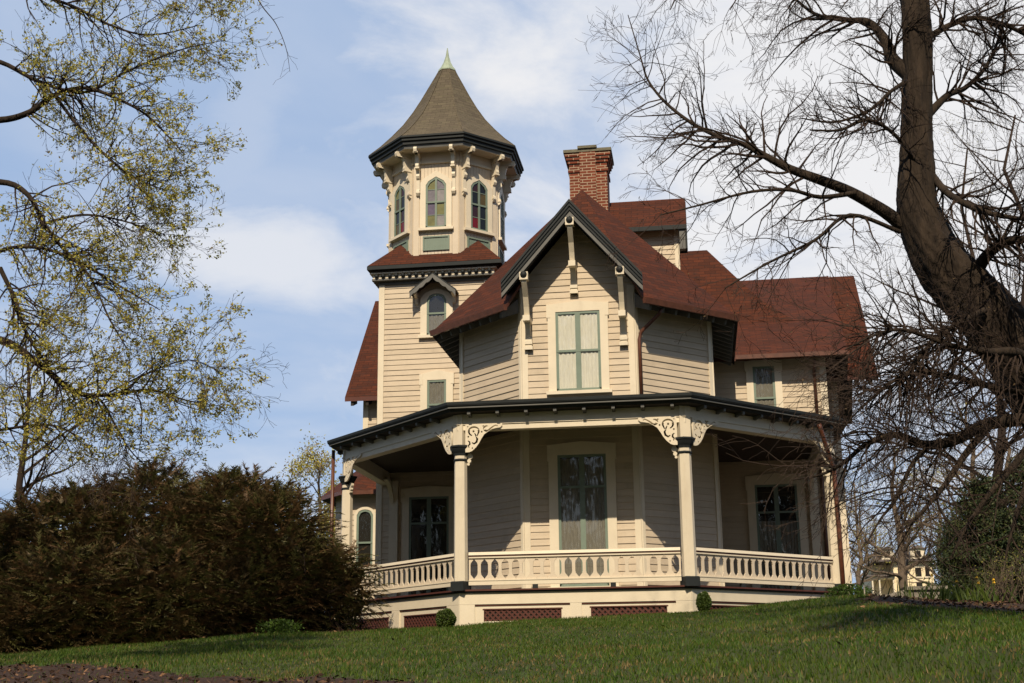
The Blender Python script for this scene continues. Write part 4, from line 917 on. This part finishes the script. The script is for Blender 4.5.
# --- the tree on the left with opening leaves
LY = -9.0
base = at(-330, 640, LY); base.z = gz(base.x, base.y)-.1
lt = thing('leafing_tree', 'tree at the left edge with dark branching limbs and tiny yellow green spring leaves', 'tree', base)
mb = MB(); tr = spl([(-330, 690, LY, .9), (-320, 600, LY, .7), (-300, 450, LY, .6), (-270, 300, LY, .52), (-250, 150, LY, .42), (-230, 0, LY, .34), (-200, -150, LY, .2), (-190, -300, LY, .08)])
rough_tube(mb, tr[0], tr[1], 'bark', 18, .05); mb.build('trunk', lt, smooth=True)
mb = MB(); tips = []
Ls = [limb(mb, t_, 'bark', 8) for t_ in (
    [(-260, 420, LY, .22), (-150, 380, LY, .17), (-60, 345, -9, .14), (0, 340, -9, .11), (40, 365, -9, .09), (75, 392, -9, .075), (110, 395, -9, .05), (150, 390, -9, .04), (185, 400, -9, .02), (212, 405, -9, .01)],
    [(-265, 300, LY, .2), (-150, 250, LY, .15), (-60, 190, -9, .11), (0, 182, -9, .09), (28, 195, -9, .07), (45, 225, -9, .055), (70, 255, -9.2, .045), (110, 280, -9.4, .03), (160, 310, -9.6, .012)],
    [(-260, 200, LY, .2), (-130, 130, LY, .15), (-50, 118, -9, .12), (0, 120, -9, .10), (30, 112, -9, .085), (55, 95, -9, .07), (85, 88, -9.1, .055), (120, 100, -9.2, .04), (150, 118, -9.2, .03), (185, 155, -9.3, .015)],
    [(-250, 100, LY, .18), (-120, 60, LY, .12), (-40, 58, -9, .085), (0, 62, -9, .07), (40, 82, -9, .055), (85, 92, -9, .04), (130, 70, -9, .03), (180, 50, -9, .02), (225, 40, -9, .01)],
    [(-240, 30, LY, .16), (-120, 0, LY, .10), (-40, -12, -9, .08), (20, -8, -9, .06), (70, 5, -9, .045), (110, 25, -9, .035), (150, 35, -9, .025), (200, 25, -9, .012)],
    [(-250, 330, LY, .14), (-100, 300, LY, .1), (-20, 262, -9.2, .07), (10, 248, -9.2, .055), (50, 250, -9.3, .045), (85, 270, -9.4, .035), (110, 320, -9.5, .025), (128, 350, -9.5, .012)],
    [(0, 268, -9.3, .07), (15, 300, -9.3, .06), (25, 330, -9.3, .05), (50, 370, -9.3, .04), (65, 390, -9.3, .02)],
    [(75, 392, -9, .05), (100, 400, -9, .035), (115, 425, -9, .025), (130, 450, -9, .018), (150, 470, -9, .01)],
    [(110, 392, -9, .03), (150, 372, -9.1, .02), (190, 360, -9.2, .015), (220, 372, -9.3, .01)],
    [(-235, -40, LY, .14), (-100, -60, LY, .1), (0, -50, -9, .07), (80, -40, -9, .05), (160, -30, -9, .03), (220, -5, -9, .012)],
    [(55, 96, -9, .05), (90, 140, -9.2, .04), (130, 175, -9.3, .03), (165, 190, -9.4, .012)],
    [(40, 225, -9, .05), (80, 215, -9.1, .035), (120, 220, -9.2, .025), (165, 235, -9.3, .012)],
    [(80, -41, -9, .05), (150, -62, -9, .04), (215, -48, -9, .026), (245, -22, -9, .02), (262, 6, -9, .016), (276, 24, -9, .012), (286, 48, -9, .009), (290, 72, -9, .005)],
    [(-262, 405, LY, .14), (-140, 420, LY, .10), (-60, 440, -9.1, .06), (0, 430, -9.2, .04), (50, 425, -9.2, .03), (85, 440, -9.3, .012)])]
mb.build('limb', lt, smooth=True)
mb = MB(); kw = dict(wob=.2, spread=.9, kids=(3, 4, 4))
for i, l_ in enumerate(Ls):
    if i == 12: sprout(mb, l_, 9, .28, .006, 0, [], t0=.5, wob=.2, spread=.9); continue
    sprout(mb, l_, 50, .85, .014, 2, tips, t0=.42 if i not in (6, 7, 8) else .1, grav=.0, **kw)
o = mb.build('twigs', lt); o['kind'] = 'stuff'
T = np.array([tuple(p) for p in tips]); T = T[(T[:, 2] > at(100, 462, LY).z) & (T[:, 0] < at(262, 250, LY).x)]; T = np.repeat(T[rng.choice(len(T), 9500)], 4, axis=0); T = T+rng.normal(size=T.shape)*.028
o = foliage('leaves', T, .044, ['leafA', 'leafB', 'leafC'], lt, wt=[.55, .27, .18]); o['kind'] = 'stuff'

# a single twig hanging in at the top, from a bough over the camera side
base = at(262, -60, -9)

# --- generic background trees
def bare_tree(x, y, h, r, label, mt='twig2', leaves=None, nl=0, lsize=.1, lev=3, lean=0, group=None, name='bare_tree', kids=(4, 5, 6), spread=.8, nb=12, low=.25):
    b = V((x, y, gz(x, y)-.1)); t = thing(name, label, 'tree', b, group); mb = MB(); tips = []
    n = 8; P = [b+V((lean*i/n+random.gauss(0, .012*h) if i else 0, random.gauss(0, .012*h) if i else 0, h*i/n*.92)) for i in range(n+1)]; rad = [r*(1-.85*i/n) for i in range(n+1)]
    mb.tube(P, rad, mt, 10); mb.build('trunk', t, smooth=True)
    mb = MB(); 
    for i in range(nb):
        tt = low+(1-low)*i/nb; j = min(int(tt*n), n-1); q = P[j].lerp(P[j+1], tt*n-j); a = random.uniform(0, 6.28); dd = V((math.cos(a), math.sin(a), random.uniform(.35, 1.0)))
        grow(mb, q, dd, h*.36*(1.15-tt*.7), rad[j]*.5, lev-1, tips, mt, wob=.16, grav=.03, kids=kids, spread=spread)
    o = mb.build('branches', t); o['kind'] = 'stuff'
    if leaves:
        T = np.array([tuple(p) for p in tips]); T = T[rng.choice(len(T), nl)]+rng.normal(size=(nl, 3))*lsize*2; o = foliage('leaves', T, lsize, leaves, t); o['kind'] = 'stuff'
    return t
def pos(px, Y): p = at(px, 600, Y); return p.x, p.y
x, y = pos(10, 16); bare_tree(x, y, 11.5, .2, 'fine twigged bare tree standing beyond the brown yew at the far left', 'twig', ['leafC', 'leafB'], 2600, .07, kids=(5, 6, 6), name='bare_tree', nb=18, low=.15)
x, y = pos(318, 40); bare_tree(x, y, 8.6, .22, 'rounded yellow green tree just left of the porch, far behind it', 'twig2', ['leafA', 'leafC'], 9000, .13, name='spring_tree', nb=16, low=.2)
x, y = pos(352, 46); bare_tree(x, y, 8.0, .22, 'small yellow green tree half hidden behind the left porch post', 'twig2', ['leafA', 'leafB'], 6000, .13, name='spring_tree', nb=14, low=.2)
grp = 'bare trees far behind the right side of the house'
specs = [(846, 105, 13, .25, 'distant bare tree showing just past the right porch corner'), (868, 130, 14, .3, 'distant bare tree left of the neighbouring house'), (960, 130, 17, .3, 'tall distant bare tree right of the neighbouring house'), (1012, 110, 16, .3, 'distant bare tree at the right edge above the evergreens'), (912, 150, 17, .3, 'distant bare tree directly behind the neighbouring house'), (862, 62, 9, .2, 'slender bare tree right beside the porch corner in the distance'), (905, 52, 10, .30, 'pale trunked bare tree standing in front of the cream neighbouring house'),
         (945, 95, 13, .3, 'tall bare tree rising behind the neighbouring house roof'), (985, 45, 12, .28, 'bare tree behind the dark evergreen'), (1020, 60, 14, .3, 'bare tree at the right edge behind the evergreen'),
         (880, 170, 15, .3, 'hazy bare tree on the far hillside left of the neighbouring house'), (925, 180, 16, .3, 'hazy bare tree on the far hillside above the neighbouring house')]
for px, Y, h, r, lab in specs:
    x, y = pos(px, Y); bare_tree(x, y, h, r, lab, 'twig2', ['leafC', 'leafB'], 900, .10+Y*.0006, group=grp, kids=(5, 6, 6), nb=17, low=.12)

x, y = pos(1062, 18); bare_tree(x, y, 18, .22, 'dark bare tree at the right edge behind the bent old trunk', 'twig', ['leafC', 'leafB'], 1500, .05, group='bare trees on the lawn beyond the old tree', kids=(5, 5, 6), nb=20, low=.28)
x, y = pos(1010, 24); bare_tree(x, y, 19, .22, 'dark bare tree whose crown fills the upper right corner', 'twig', ['leafC', 'leafB'], 1500, .05, group='bare trees on the lawn beyond the old tree', kids=(5, 5, 6), nb=20, low=.25)
# --- evergreens at the right
def evergreen(px, Y, h, rad_, label, n=30000, name='evergreen_tree', size=.07):
    x, y = pos(px, Y); b = V((x, y, gz(x, y)-.1)); t = thing(name, label, 'evergreen', b, 'dark evergreens at the right edge'); mb = MB(); mb.tube([b, b+V((0, 0, h*.9))], [.16, .03], 'bark', 8); mb.build('trunk', t)
    bm_ = MB(); P = []
    for i in range(150):
        tt = random.random()**.8; z = h*(.04+.94*tt); rr = rad_*(1-tt)**.6*random.uniform(.7, 1.12); a = random.uniform(0, 6.28); st = b+V((0, 0, z)); en = st+V((math.cos(a)*rr, math.sin(a)*rr, -.12*rr+random.uniform(-.1, .3)))
        mid = st.lerp(en, .5)+V((0, 0, .12)); bm_.tube([st, mid, en], [.03, .018, .005], 'bark', 4, False)
        k = n//150
        for _ in range(k):
            u = random.random()**.5; q = st.lerp(en, u)+V((random.gauss(0, .16), random.gauss(0, .16), random.gauss(0, .07)))*(.5+.7*u); P.append(tuple(q))
    o = bm_.build('branches', t); o['kind'] = 'stuff'
    o = foliage('needles', P, size, ['conA', 'conB'], t, stretch=1.5, wt=[.6, .4]); o['kind'] = 'stuff'
evergreen(992, 10, 3.3, 1.6, 'broad dark evergreen right of the neighbouring house'); evergreen(1045, 9, 3.8, 1.9, 'tall dark evergreen cut off by the right edge'); evergreen(962, 16, 2.7, .8, 'smaller evergreen at the left foot of the broad one', 14000)

# --- the big brown yew
b = V((-6.8, .6, gz(-6.8, .6))); yew = thing('yew_shrub', 'huge spreading russet brown yew shrub left of the porch', 'shrub', b)
lumps = [(-12.6, .8, .1, 2.2, 1.8, 1.6), (-10.2, .6, .2, 2.0, 1.8, 1.55), (-8.4, .9, .55, 1.9, 1.8, 1.85), (-6.6, 1.2, .65, 1.9, 1.7, 2.0), (-5.1, 1.1, .65, 1.5, 1.5, 1.9), (-4.0, .5, .35, 1.25, 1.2, 1.75), (-3.4, .3, -.1, .85, 1.0, 1.35),
         (-9.6, -.9, -.55, 1.9, 1.2, 1.25), (-7.6, -.8, -.45, 1.8, 1.2, 1.35), (-5.8, -.6, -.35, 1.5, 1.1, 1.3), (-11.6, -.8, -.6, 1.8, 1.2, 1.2), (-4.3, -.2, -.35, 1.1, 1.0, 1.1), (-3.3, .4, -.45, .8, .8, .9), (-2.95, .35, .15, .5, .5, .7), (-2.45, .25, .38, .55, .4, .42), (-2.2, .2, -.15, .42, .35, .38), (-8.6, -1.6, -.85, 1.3, .9, .75), (-10.4, -1.8, -.95, 1.5, .9, .7)]
mb = MB()
for lx, ly, lz, rx, ry, rz in lumps:
    for _ in range(4):
        a = random.uniform(0, 6.28); q = V((lx+random.uniform(-.3, .3), ly+random.uniform(-.3, .3), gz(lx, ly)))
        grow(mb, q, V((math.cos(a)*.7, math.sin(a)*.7, 1.0)), rz*1.25, .035, 1, [], 'twig', kids=(5, 5, 5))
o = mb.build('branches', yew); o['kind'] = 'stuff'
Vs = []; nsp = 22000
wts = np.array([l[3]*l[5] for l in lumps]); wts /= wts.sum(); yb = np.array(b)
for li in rng.choice(len(lumps), nsp, p=wts):
    lx, ly, lz, rx, ry, rz = lumps[li]
    dv = rng.normal(size=3); dv /= np.linalg.norm(dv)
    if dv[2] < -.9: dv[2] = -dv[2]
    if dv[1] > .5: dv[1] = -dv[1]*rng.choice([1, 1, -1])
    k = rng.uniform(.62, 1.0)**.6*(1+.10*math.sin(5*dv[0]+3*li)*math.cos(4*dv[2]+li))
    st = np.array([lx+dv[0]*rx*k, ly+dv[1]*ry*k, lz+dv[2]*rz*k])
    if st[2] < gz(st[0], st[1])+.05: continue
    sdv = dv*.8+rng.normal(size=3)*.45+np.array([.1, 0, .12]); sdv[2] *= .55; sdv /= np.linalg.norm(sdv)
    Ln = rng.uniform(.28, .62); nn = 28; t = np.linspace(.05, 1, nn)
    axis = st+np.outer(t*Ln, sdv)+np.outer(t*t*Ln*.22, [0, 0, -1.])
    sidev = np.cross(sdv, [0, 0, 1.]); sidev /= np.linalg.norm(sidev)+1e-9
    sg = np.where(np.arange(nn) % 2 == 0, 1, -1)[:, None]*(1-.55*t)[:, None]
    out = axis+sidev*sg*rng.uniform(.05, .13, (nn, 1))+sdv*.07+rng.normal(size=(nn, 3))*.022
    wv = sdv*rng.uniform(.008, .015, (nn, 1))+np.array([0, 0, .006])
    Vs.append(np.stack([axis-wv, axis+wv, out], 1).reshape(-1, 3))
Vs = np.concatenate(Vs)-yb
IP = []
for (lx, ly, lz, rx, ry, rz), k in zip(lumps, wts/wts.sum()):
    n_ = int(42000*k); u = rng.normal(size=(n_, 3)); u /= np.linalg.norm(u, axis=1)[:, None]; u *= (rng.random((n_, 1))**.45)*.86
    q = u*np.array([rx, ry, rz])+np.array([lx, ly, lz]); IP.append(q[q[:, 2] > -1.05])
o = foliage('inner_foliage', np.concatenate(IP), .15, ['yewA', 'yewC'], yew, stretch=1.6, up_bias=.5, droop=.5); o['kind'] = 'stuff'
o = quick('sprays', Vs, 3, ['yewA', 'yewB', 'yewC'], yew, yb, [.42, .22, .36], per=28); o['kind'] = 'stuff'

# --- clipped boxwoods
def boxwood(px, py, Y, r, rz, lab):
    c = at(px, py, Y); b = V((c.x, Y, gz(c.x, Y))); t = thing('boxwood_shrub', lab, 'shrub', b, 'small clipped shrubs at the foot of the porch')
    mb = MB(); mb.tube([b, b+V((0, 0, rz))], [.02, .01], 'bark', 6); mb.build('stem', t)
    dv = rng.normal(size=(5200, 3)); dv /= np.linalg.norm(dv, axis=1)[:, None]; k = rng.uniform(.55, 1.03, (5200, 1))**.5*(1+.05*np.sin(6*dv[:, :1]+3*dv[:, 1:2]))
    P = dv*k*np.array([r, r, rz])+np.array([b.x, b.y, b.z+rz*.93]); o = foliage('foliage', P, .035, ['boxA', 'grsB'], t, wt=[.75, .25]); o['kind'] = 'stuff'
boxwood(446, 617, -.55, .19, .19, 'round clipped green shrub beside the left front porch post'); boxwood(704, 604, -.30, .14, .19, 'egg shaped dark green shrub beside the right front porch post')

# --- low plants
def clump(px, py, Y, w_, h, n, mats, name, lab, cat, stems=True, wt=None, size=.05):
    c = at(px, py, Y); b = V((c.x, Y, gz(c.x, Y))); t = thing(name, lab, cat, b)
    mb = MB(); 
    for _ in range(26):
        a = random.uniform(0, 6.28); r = w_*random.random()**.5; q = V((b.x+math.cos(a)*r*.5, b.y+math.sin(a)*r*.5, b.z-.02)); mb.tube([q, q+V((math.cos(a)*r*.3, math.sin(a)*r*.3, h*.6)), q+V((math.cos(a)*r*.7, math.sin(a)*r*.7, h*random.uniform(.8, 1.1)))], [.007, .005, .002], mats[0], 3, False)
    mb.build('stems', t)
    P = np.stack([b.x+rng.normal(size=n)*w_*.5, b.y+rng.normal(size=n)*w_*.35, b.z+rng.uniform(.02, 1, n)*h], 1); P[:, 2] -= (np.abs(P[:, 0]-b.x)/w_)**2*h*.5; P[:, 2] = np.maximum(P[:, 2], b.z+.01)
    foliage('foliage', P, size, mats, t, wt=wt); return t
clump(281, 632, -1.6, .40, .28, 1500, ['brightg', 'boxA'], 'leafy_plant', 'low bright green leafy plant at the front foot of the brown yew', 'plant')
clump(850, 598, 1.2, .5, .30, 1800, ['boxA', 'grsA'], 'leafy_plant', 'dark green low plant at the right end of the porch', 'plant')
clump(345, 628, .2, .35, .4, 900, ['yewC', 'boxA'], 'leafy_plant', 'small twiggy plant at the left porch corner beside the yew', 'plant')
# daffodil clump
def daffs():
    c = at(957, 596, -1.0); b = V((c.x, -1.0, gz(c.x, -1.0))); t = thing('daffodil_clump', 'clump of green daffodil leaves with a few yellow flowers by the mulch bed', 'plant', b); mb = MB()
    for _ in range(150):
        q = V((b.x+random.gauss(0, .42), b.y+random.gauss(0, .3), b.z-.02)); q.z = gz(q.x, q.y); d = V((random.gauss(0, .12), random.gauss(0, .1), random.uniform(.22, .42))); w__ = V((.012, 0, 0))
        mb.poly([q-w__, q+w__, q+d*.6+w__*.8, q+d+V((d.x*.4, 0, 0)), q+d*.6-w__*.8], random.choice(['grsB', 'boxA']))
    mb.build('leaf_blades', t)['kind'] = 'stuff'
    for _ in range(6):
        q = V((b.x+random.gauss(0, .5), b.y+random.gauss(0, .3), 0)); q.z = gz(q.x, q.y); f = MB(); h = random.uniform(.32, .46); f.tube([q, q+V((.02, 0, h))], .005, 'grsB', 4); f.lathe((q.x+.02, q.y, q.z+h), [(.005, -.01), (.035, .0), (.02, .01), (.018, .03), (.022, .035)], 'daff', 6); f.build('flower', t)
daffs()
def twiggy(px, Y, h, w_, lab, n=60):
    c = at(px, 600, Y); b = V((c.x, Y, gz(c.x, Y))); t = thing('bare_shrub', lab, 'shrub', b, 'bare stemmed shrubs by the mulch bed'); mb = MB(); tips = []
    for _ in range(n):
        a = random.uniform(0, 6.28); grow(mb, b+V((random.gauss(0, w_*.15), random.gauss(0, w_*.15), -.03)), V((math.cos(a)*.45, math.sin(a)*.45, 1)), h*random.uniform(.6, 1.1), .012, 1, tips, 'twig2', wob=.1, kids=(3, 3, 3))
    o = mb.build('stems', t); o['kind'] = 'stuff'
    T = np.array([tuple(p) for p in tips]); T = T[rng.choice(len(T), 900)]+rng.normal(size=(900, 3))*.02; o = foliage('leaves', T, .03, ['leafB', 'grsB'], t); o['kind'] = 'stuff'
twiggy(1003, 1.5, 0.95, 1.6, 'twiggy tan stemmed shrub in front of the evergreens'); twiggy(1045, 0.5, 1.1, 1.4, 'twiggy tan stemmed shrub cut off by the right edge', 40)

# --- concrete box wall
c = at(905, 597, 6.0); mb = MB(); z0 = gz(c.x, 6)-.3
mb.hexa(rct(c.x-.62, c.x+.0, 5.7, 6.6, z0), [V((c.x-.62, 5.7, z0+.56)), V((c.x, 5.7, z0+.72)), V((c.x, 6.6, z0+.72)), V((c.x-.62, 6.6, z0+.56))], 'concrete')
mb.box(c.x, c.x+.85, 5.72, 6.6, z0, z0+.70, 'concrete'); mb.box(c.x-.02, c.x+.9, 5.66, 6.66, z0+.703, z0+.78, 'concrete')
tag(mb.build('low_wall', base=V((c.x, 6, z0))), 'low weathered concrete wall stub on the lawn right of the porch', 'wall')
c = at(866, 611, -1.5); mb = MB(); zg_ = gz(c.x, -1.5); mb.hexa(rct(c.x-.012, c.x+.012, -1.512, -1.488, zg_-.05), rct(c.x-.010, c.x+.010, -1.51, -1.49, zg_+.17), 'trim'); mb.hexa(rct(c.x-.010, c.x+.010, -1.51, -1.49, zg_+.17), rct(c.x-.002, c.x+.002, -1.502, -1.498, zg_+.19), 'trim')
tag(mb.build('garden_stake', base=V((c.x, -1.5, zg_))), 'tiny pale stake standing in the bed right of the porch', 'stake')

# --- the wood across the street, behind the viewer (it reflects in the windows and shades the porch from the low sky)
P = []; mb = MB()
for i in range(19):
    x = -56+i*6.6+random.uniform(-1.5, 1.5); y = -41-.012*abs(x)**1.0+random.uniform(-4, 4); hh = random.uniform(22, 28)
    mb.tube([V((x, y, -3)), V((x+.4, y, hh*.5)), V((x, y, hh*.9))], [.4, .25, .05], 'bark', 6)
    u = rng.normal(size=(900, 3)); u /= np.linalg.norm(u, axis=1)[:, None]; u *= rng.random((900, 1))**.4
    P.append(u*np.array([5.0, 3.8, hh*.47])+np.array([x, y, -2.5+hh*.5]))
wd = foliage('woodland', np.concatenate(P), 1.3, ['yewA', 'conB'], None, (0, 0, 0)); tag(wd, 'dark wood across the street facing the house, seen only as reflections in its windows', 'woodland', kind='stuff')
tr_ = mb.build('woodland_trunks'); tag(tr_, 'trunks of the wood across the street, seen only as reflections in the windows', 'woodland', kind='stuff')

# --- the neighbouring house
NY = 118
c0 = at(900, 600, NY); nz = gz(c0.x, NY); k = (NY-CY)/FOC/.99
nb = thing('neighbour_house', 'small distant cream house with white porch and dormers seen between the trees', 'house', V((c0.x, NY, nz)))
M['nwall'] = mat('pale_yellow_clapboard', (.78, .66, .44), .7, .06, 1); M['nroof'] = mat('grey_roof', (.12, .10, .09), .8, .2, 2)
def nx(px): return at(px, 580, NY).x
def nzz(py): return at(900, py, NY).z
mb = MB(); mb.box(nx(894), nx(934), NY, NY+9, nz-1, nzz(562), 'nwall'); mb.box(nx(874), nx(894)-.01, NY+2.5, NY+9, nz-1, nzz(563), 'nwall'); mb.build('wall', nb)
mb = MB(); zr = nzz(549); ze = nzz(562); mb.hexa([V((nx(872), NY-.6, ze)), V((nx(937), NY-.6, ze)), V((nx(937), NY+9.6, ze)), V((nx(872), NY+9.6, ze))], [V((nx(884), NY+4, zr)), V((nx(926), NY+4, zr)), V((nx(926), NY+5, zr)), V((nx(884), NY+5, zr))], 'nroof'); mb.build('roof', nb)
for a, b_ in ((884, 896), (913, 928)):
    mb = MB(); mb.box(nx(a), nx(b_), NY+.3, NY+4, nzz(559), nzz(549), 'trim'); mb.hexa(rct(nx(a)-.2, nx(b_)+.2, NY+.1, NY+4, nzz(549)+.01), rct(nx((a+b_)/2)-.1, nx((a+b_)/2)+.1, NY+.1, NY+4, nzz(546)), 'nroof'); d_ = mb.build('dormer', nb)
    mb = MB(); mid = (a+b_)/2; mb.box(nx(mid-3), nx(mid+3), NY+.26, NY+.3, nzz(557), nzz(551), 'interior'); mb.build('window', d_)
for a, b_, t0, t1 in ((900, 904, 577, 568), (916, 922, 577, 568), (916, 922, 594, 583), (926, 930, 577, 568)):
    mb = MB(); mb.box(nx(a), nx(b_), NY-.06, NY-.01, nzz(t0), nzz(t1), 'interior'); w_ = mb.build('window', nb)
    mb = MB(); mb.box(nx(a)-.12, nx(b_)+.12, NY-.04, NY-.005, nzz(t1)+.005, nzz(t1)+.15, 'trim'); mb.box(nx(a)-.12, nx(b_)+.12, NY-.1, NY-.005, nzz(t0)-.15, nzz(t0)-.005, 'trim'); mb.build('window_trim', w_)
mb = MB(); mb.box(nx(868), nx(893), NY-1.5, NY+2.4, nzz(579), nzz(577), 'trim'); mb.hexa(rct(nx(866), nx(894), NY-1.8, NY+2.4, nzz(577)+.01), rct(nx(868), nx(893), NY+1.4, NY+2.4, nzz(573)), 'nroof'); mb.build('porch_roof', nb)
for a in (870, 877, 891): mb = MB(); mb.box(nx(a), nx(a+1.4), NY-1.4, NY-1.2, nz-1, nzz(579)-.01, 'trim'); mb.build('porch_post', nb)
mb = MB(); mb.box(nx(877), nx(893), NY-1.4, NY-1.3, nzz(598), nzz(596), 'trim'); mb.box(nx(868), nx(893), NY-1.5, NY+2.4, nz-.6, nzz(599.5), 'trim'); mb.build('porch_base', nb)

# ---------------------------------------------------------------- grass
n = 340000; gx = rng.uniform(-15, 18, n); gy = -17+rng.random(n)**1.15*19.5
def inhouse(x, y):
    if y > 3.3 and -3.4 < x < 7.6: return True
    if y < -.12: return False
    return (y > -.12-1.05*min(0, x) if x < 0 else (y > -.12+1.05*max(0, x-4.4)))and -4 < x < 9
pts = []; 
for x, y in zip(gx, gy):
    if in_bank(x, y) and random.random() < .93: continue
    if in_bed(x, y) and random.random() < .97: continue
    if in_under(x, y) and random.random() < .96: continue
    if inhouse(x, y): continue
    pts.append((x, y, gz(x, y)))
P = np.array(pts); n = len(P)
patch = np.sin(P[:, 0]*1.3+np.sin(P[:, 1]*.9)*1.5)*np.sin(P[:, 1]*1.1+.7*P[:, 0])
h = rng.uniform(.025, .06, n)*(1+.35*patch); a = rng.uniform(0, np.pi, n); wv = np.stack([np.cos(a), np.sin(a), np.zeros(n)], 1)*rng.uniform(.005, .010, n)[:, None]
tipv = np.stack([rng.normal(size=n)*.35*h, rng.normal(size=n)*.35*h, h], 1); vs = np.stack([P-wv, P+wv, P+tipv], 1).reshape(-1, 3)
pn = .5+.5*np.sin(P[:, 0]*2.1+1.7*np.sin(P[:, 1]*1.3))*np.sin(P[:, 1]*1.9+1.1*np.sin(P[:, 0]*.8)); dry = np.clip(.05+.38*np.clip(pn-.35, 0, 1)*np.clip((-3.5-P[:, 1])/7, 0, 1)+.10*(pn > .8), 0, .8)
u_ = rng.random(n); v_ = rng.random(n); pick = np.where(u_ < dry, 2, np.where(v_ < .35+.3*np.sin(P[:, 0]*.9+P[:, 1]*.6)**2, 0, 1))
o = quick('grass', vs, 3, ['grsA', 'grsB', 'grsC'], None, (0, 0, 0), pick=pick); tag(o, 'short green spring grass covering the sloping lawn', 'grass', kind='stuff')
# fallen leaves in the beds and on the lawn
pts = []
while len(pts) < 15000:
    x = random.uniform(-13, 16); y = random.uniform(-16, 3)
    if (in_bank(x, y) or in_bed(x, y) or in_under(x, y) or random.random() < .006) and not inhouse(x, y): pts.append((x, y, gz(x, y)+random.uniform(.012, .045)))
o = foliage('fallen_leaves', pts, .07, ['dead', 'soil', 'dead2'], None, (0, 0, 0), droop=.55, up_bias=.5, wt=[.16, .5, .34]); tag(o, 'brown fallen leaves scattered over the beds and lawn', 'leaves', kind='stuff')

for ob in sc.objects:
    if '_base' in ob: del ob['_base']
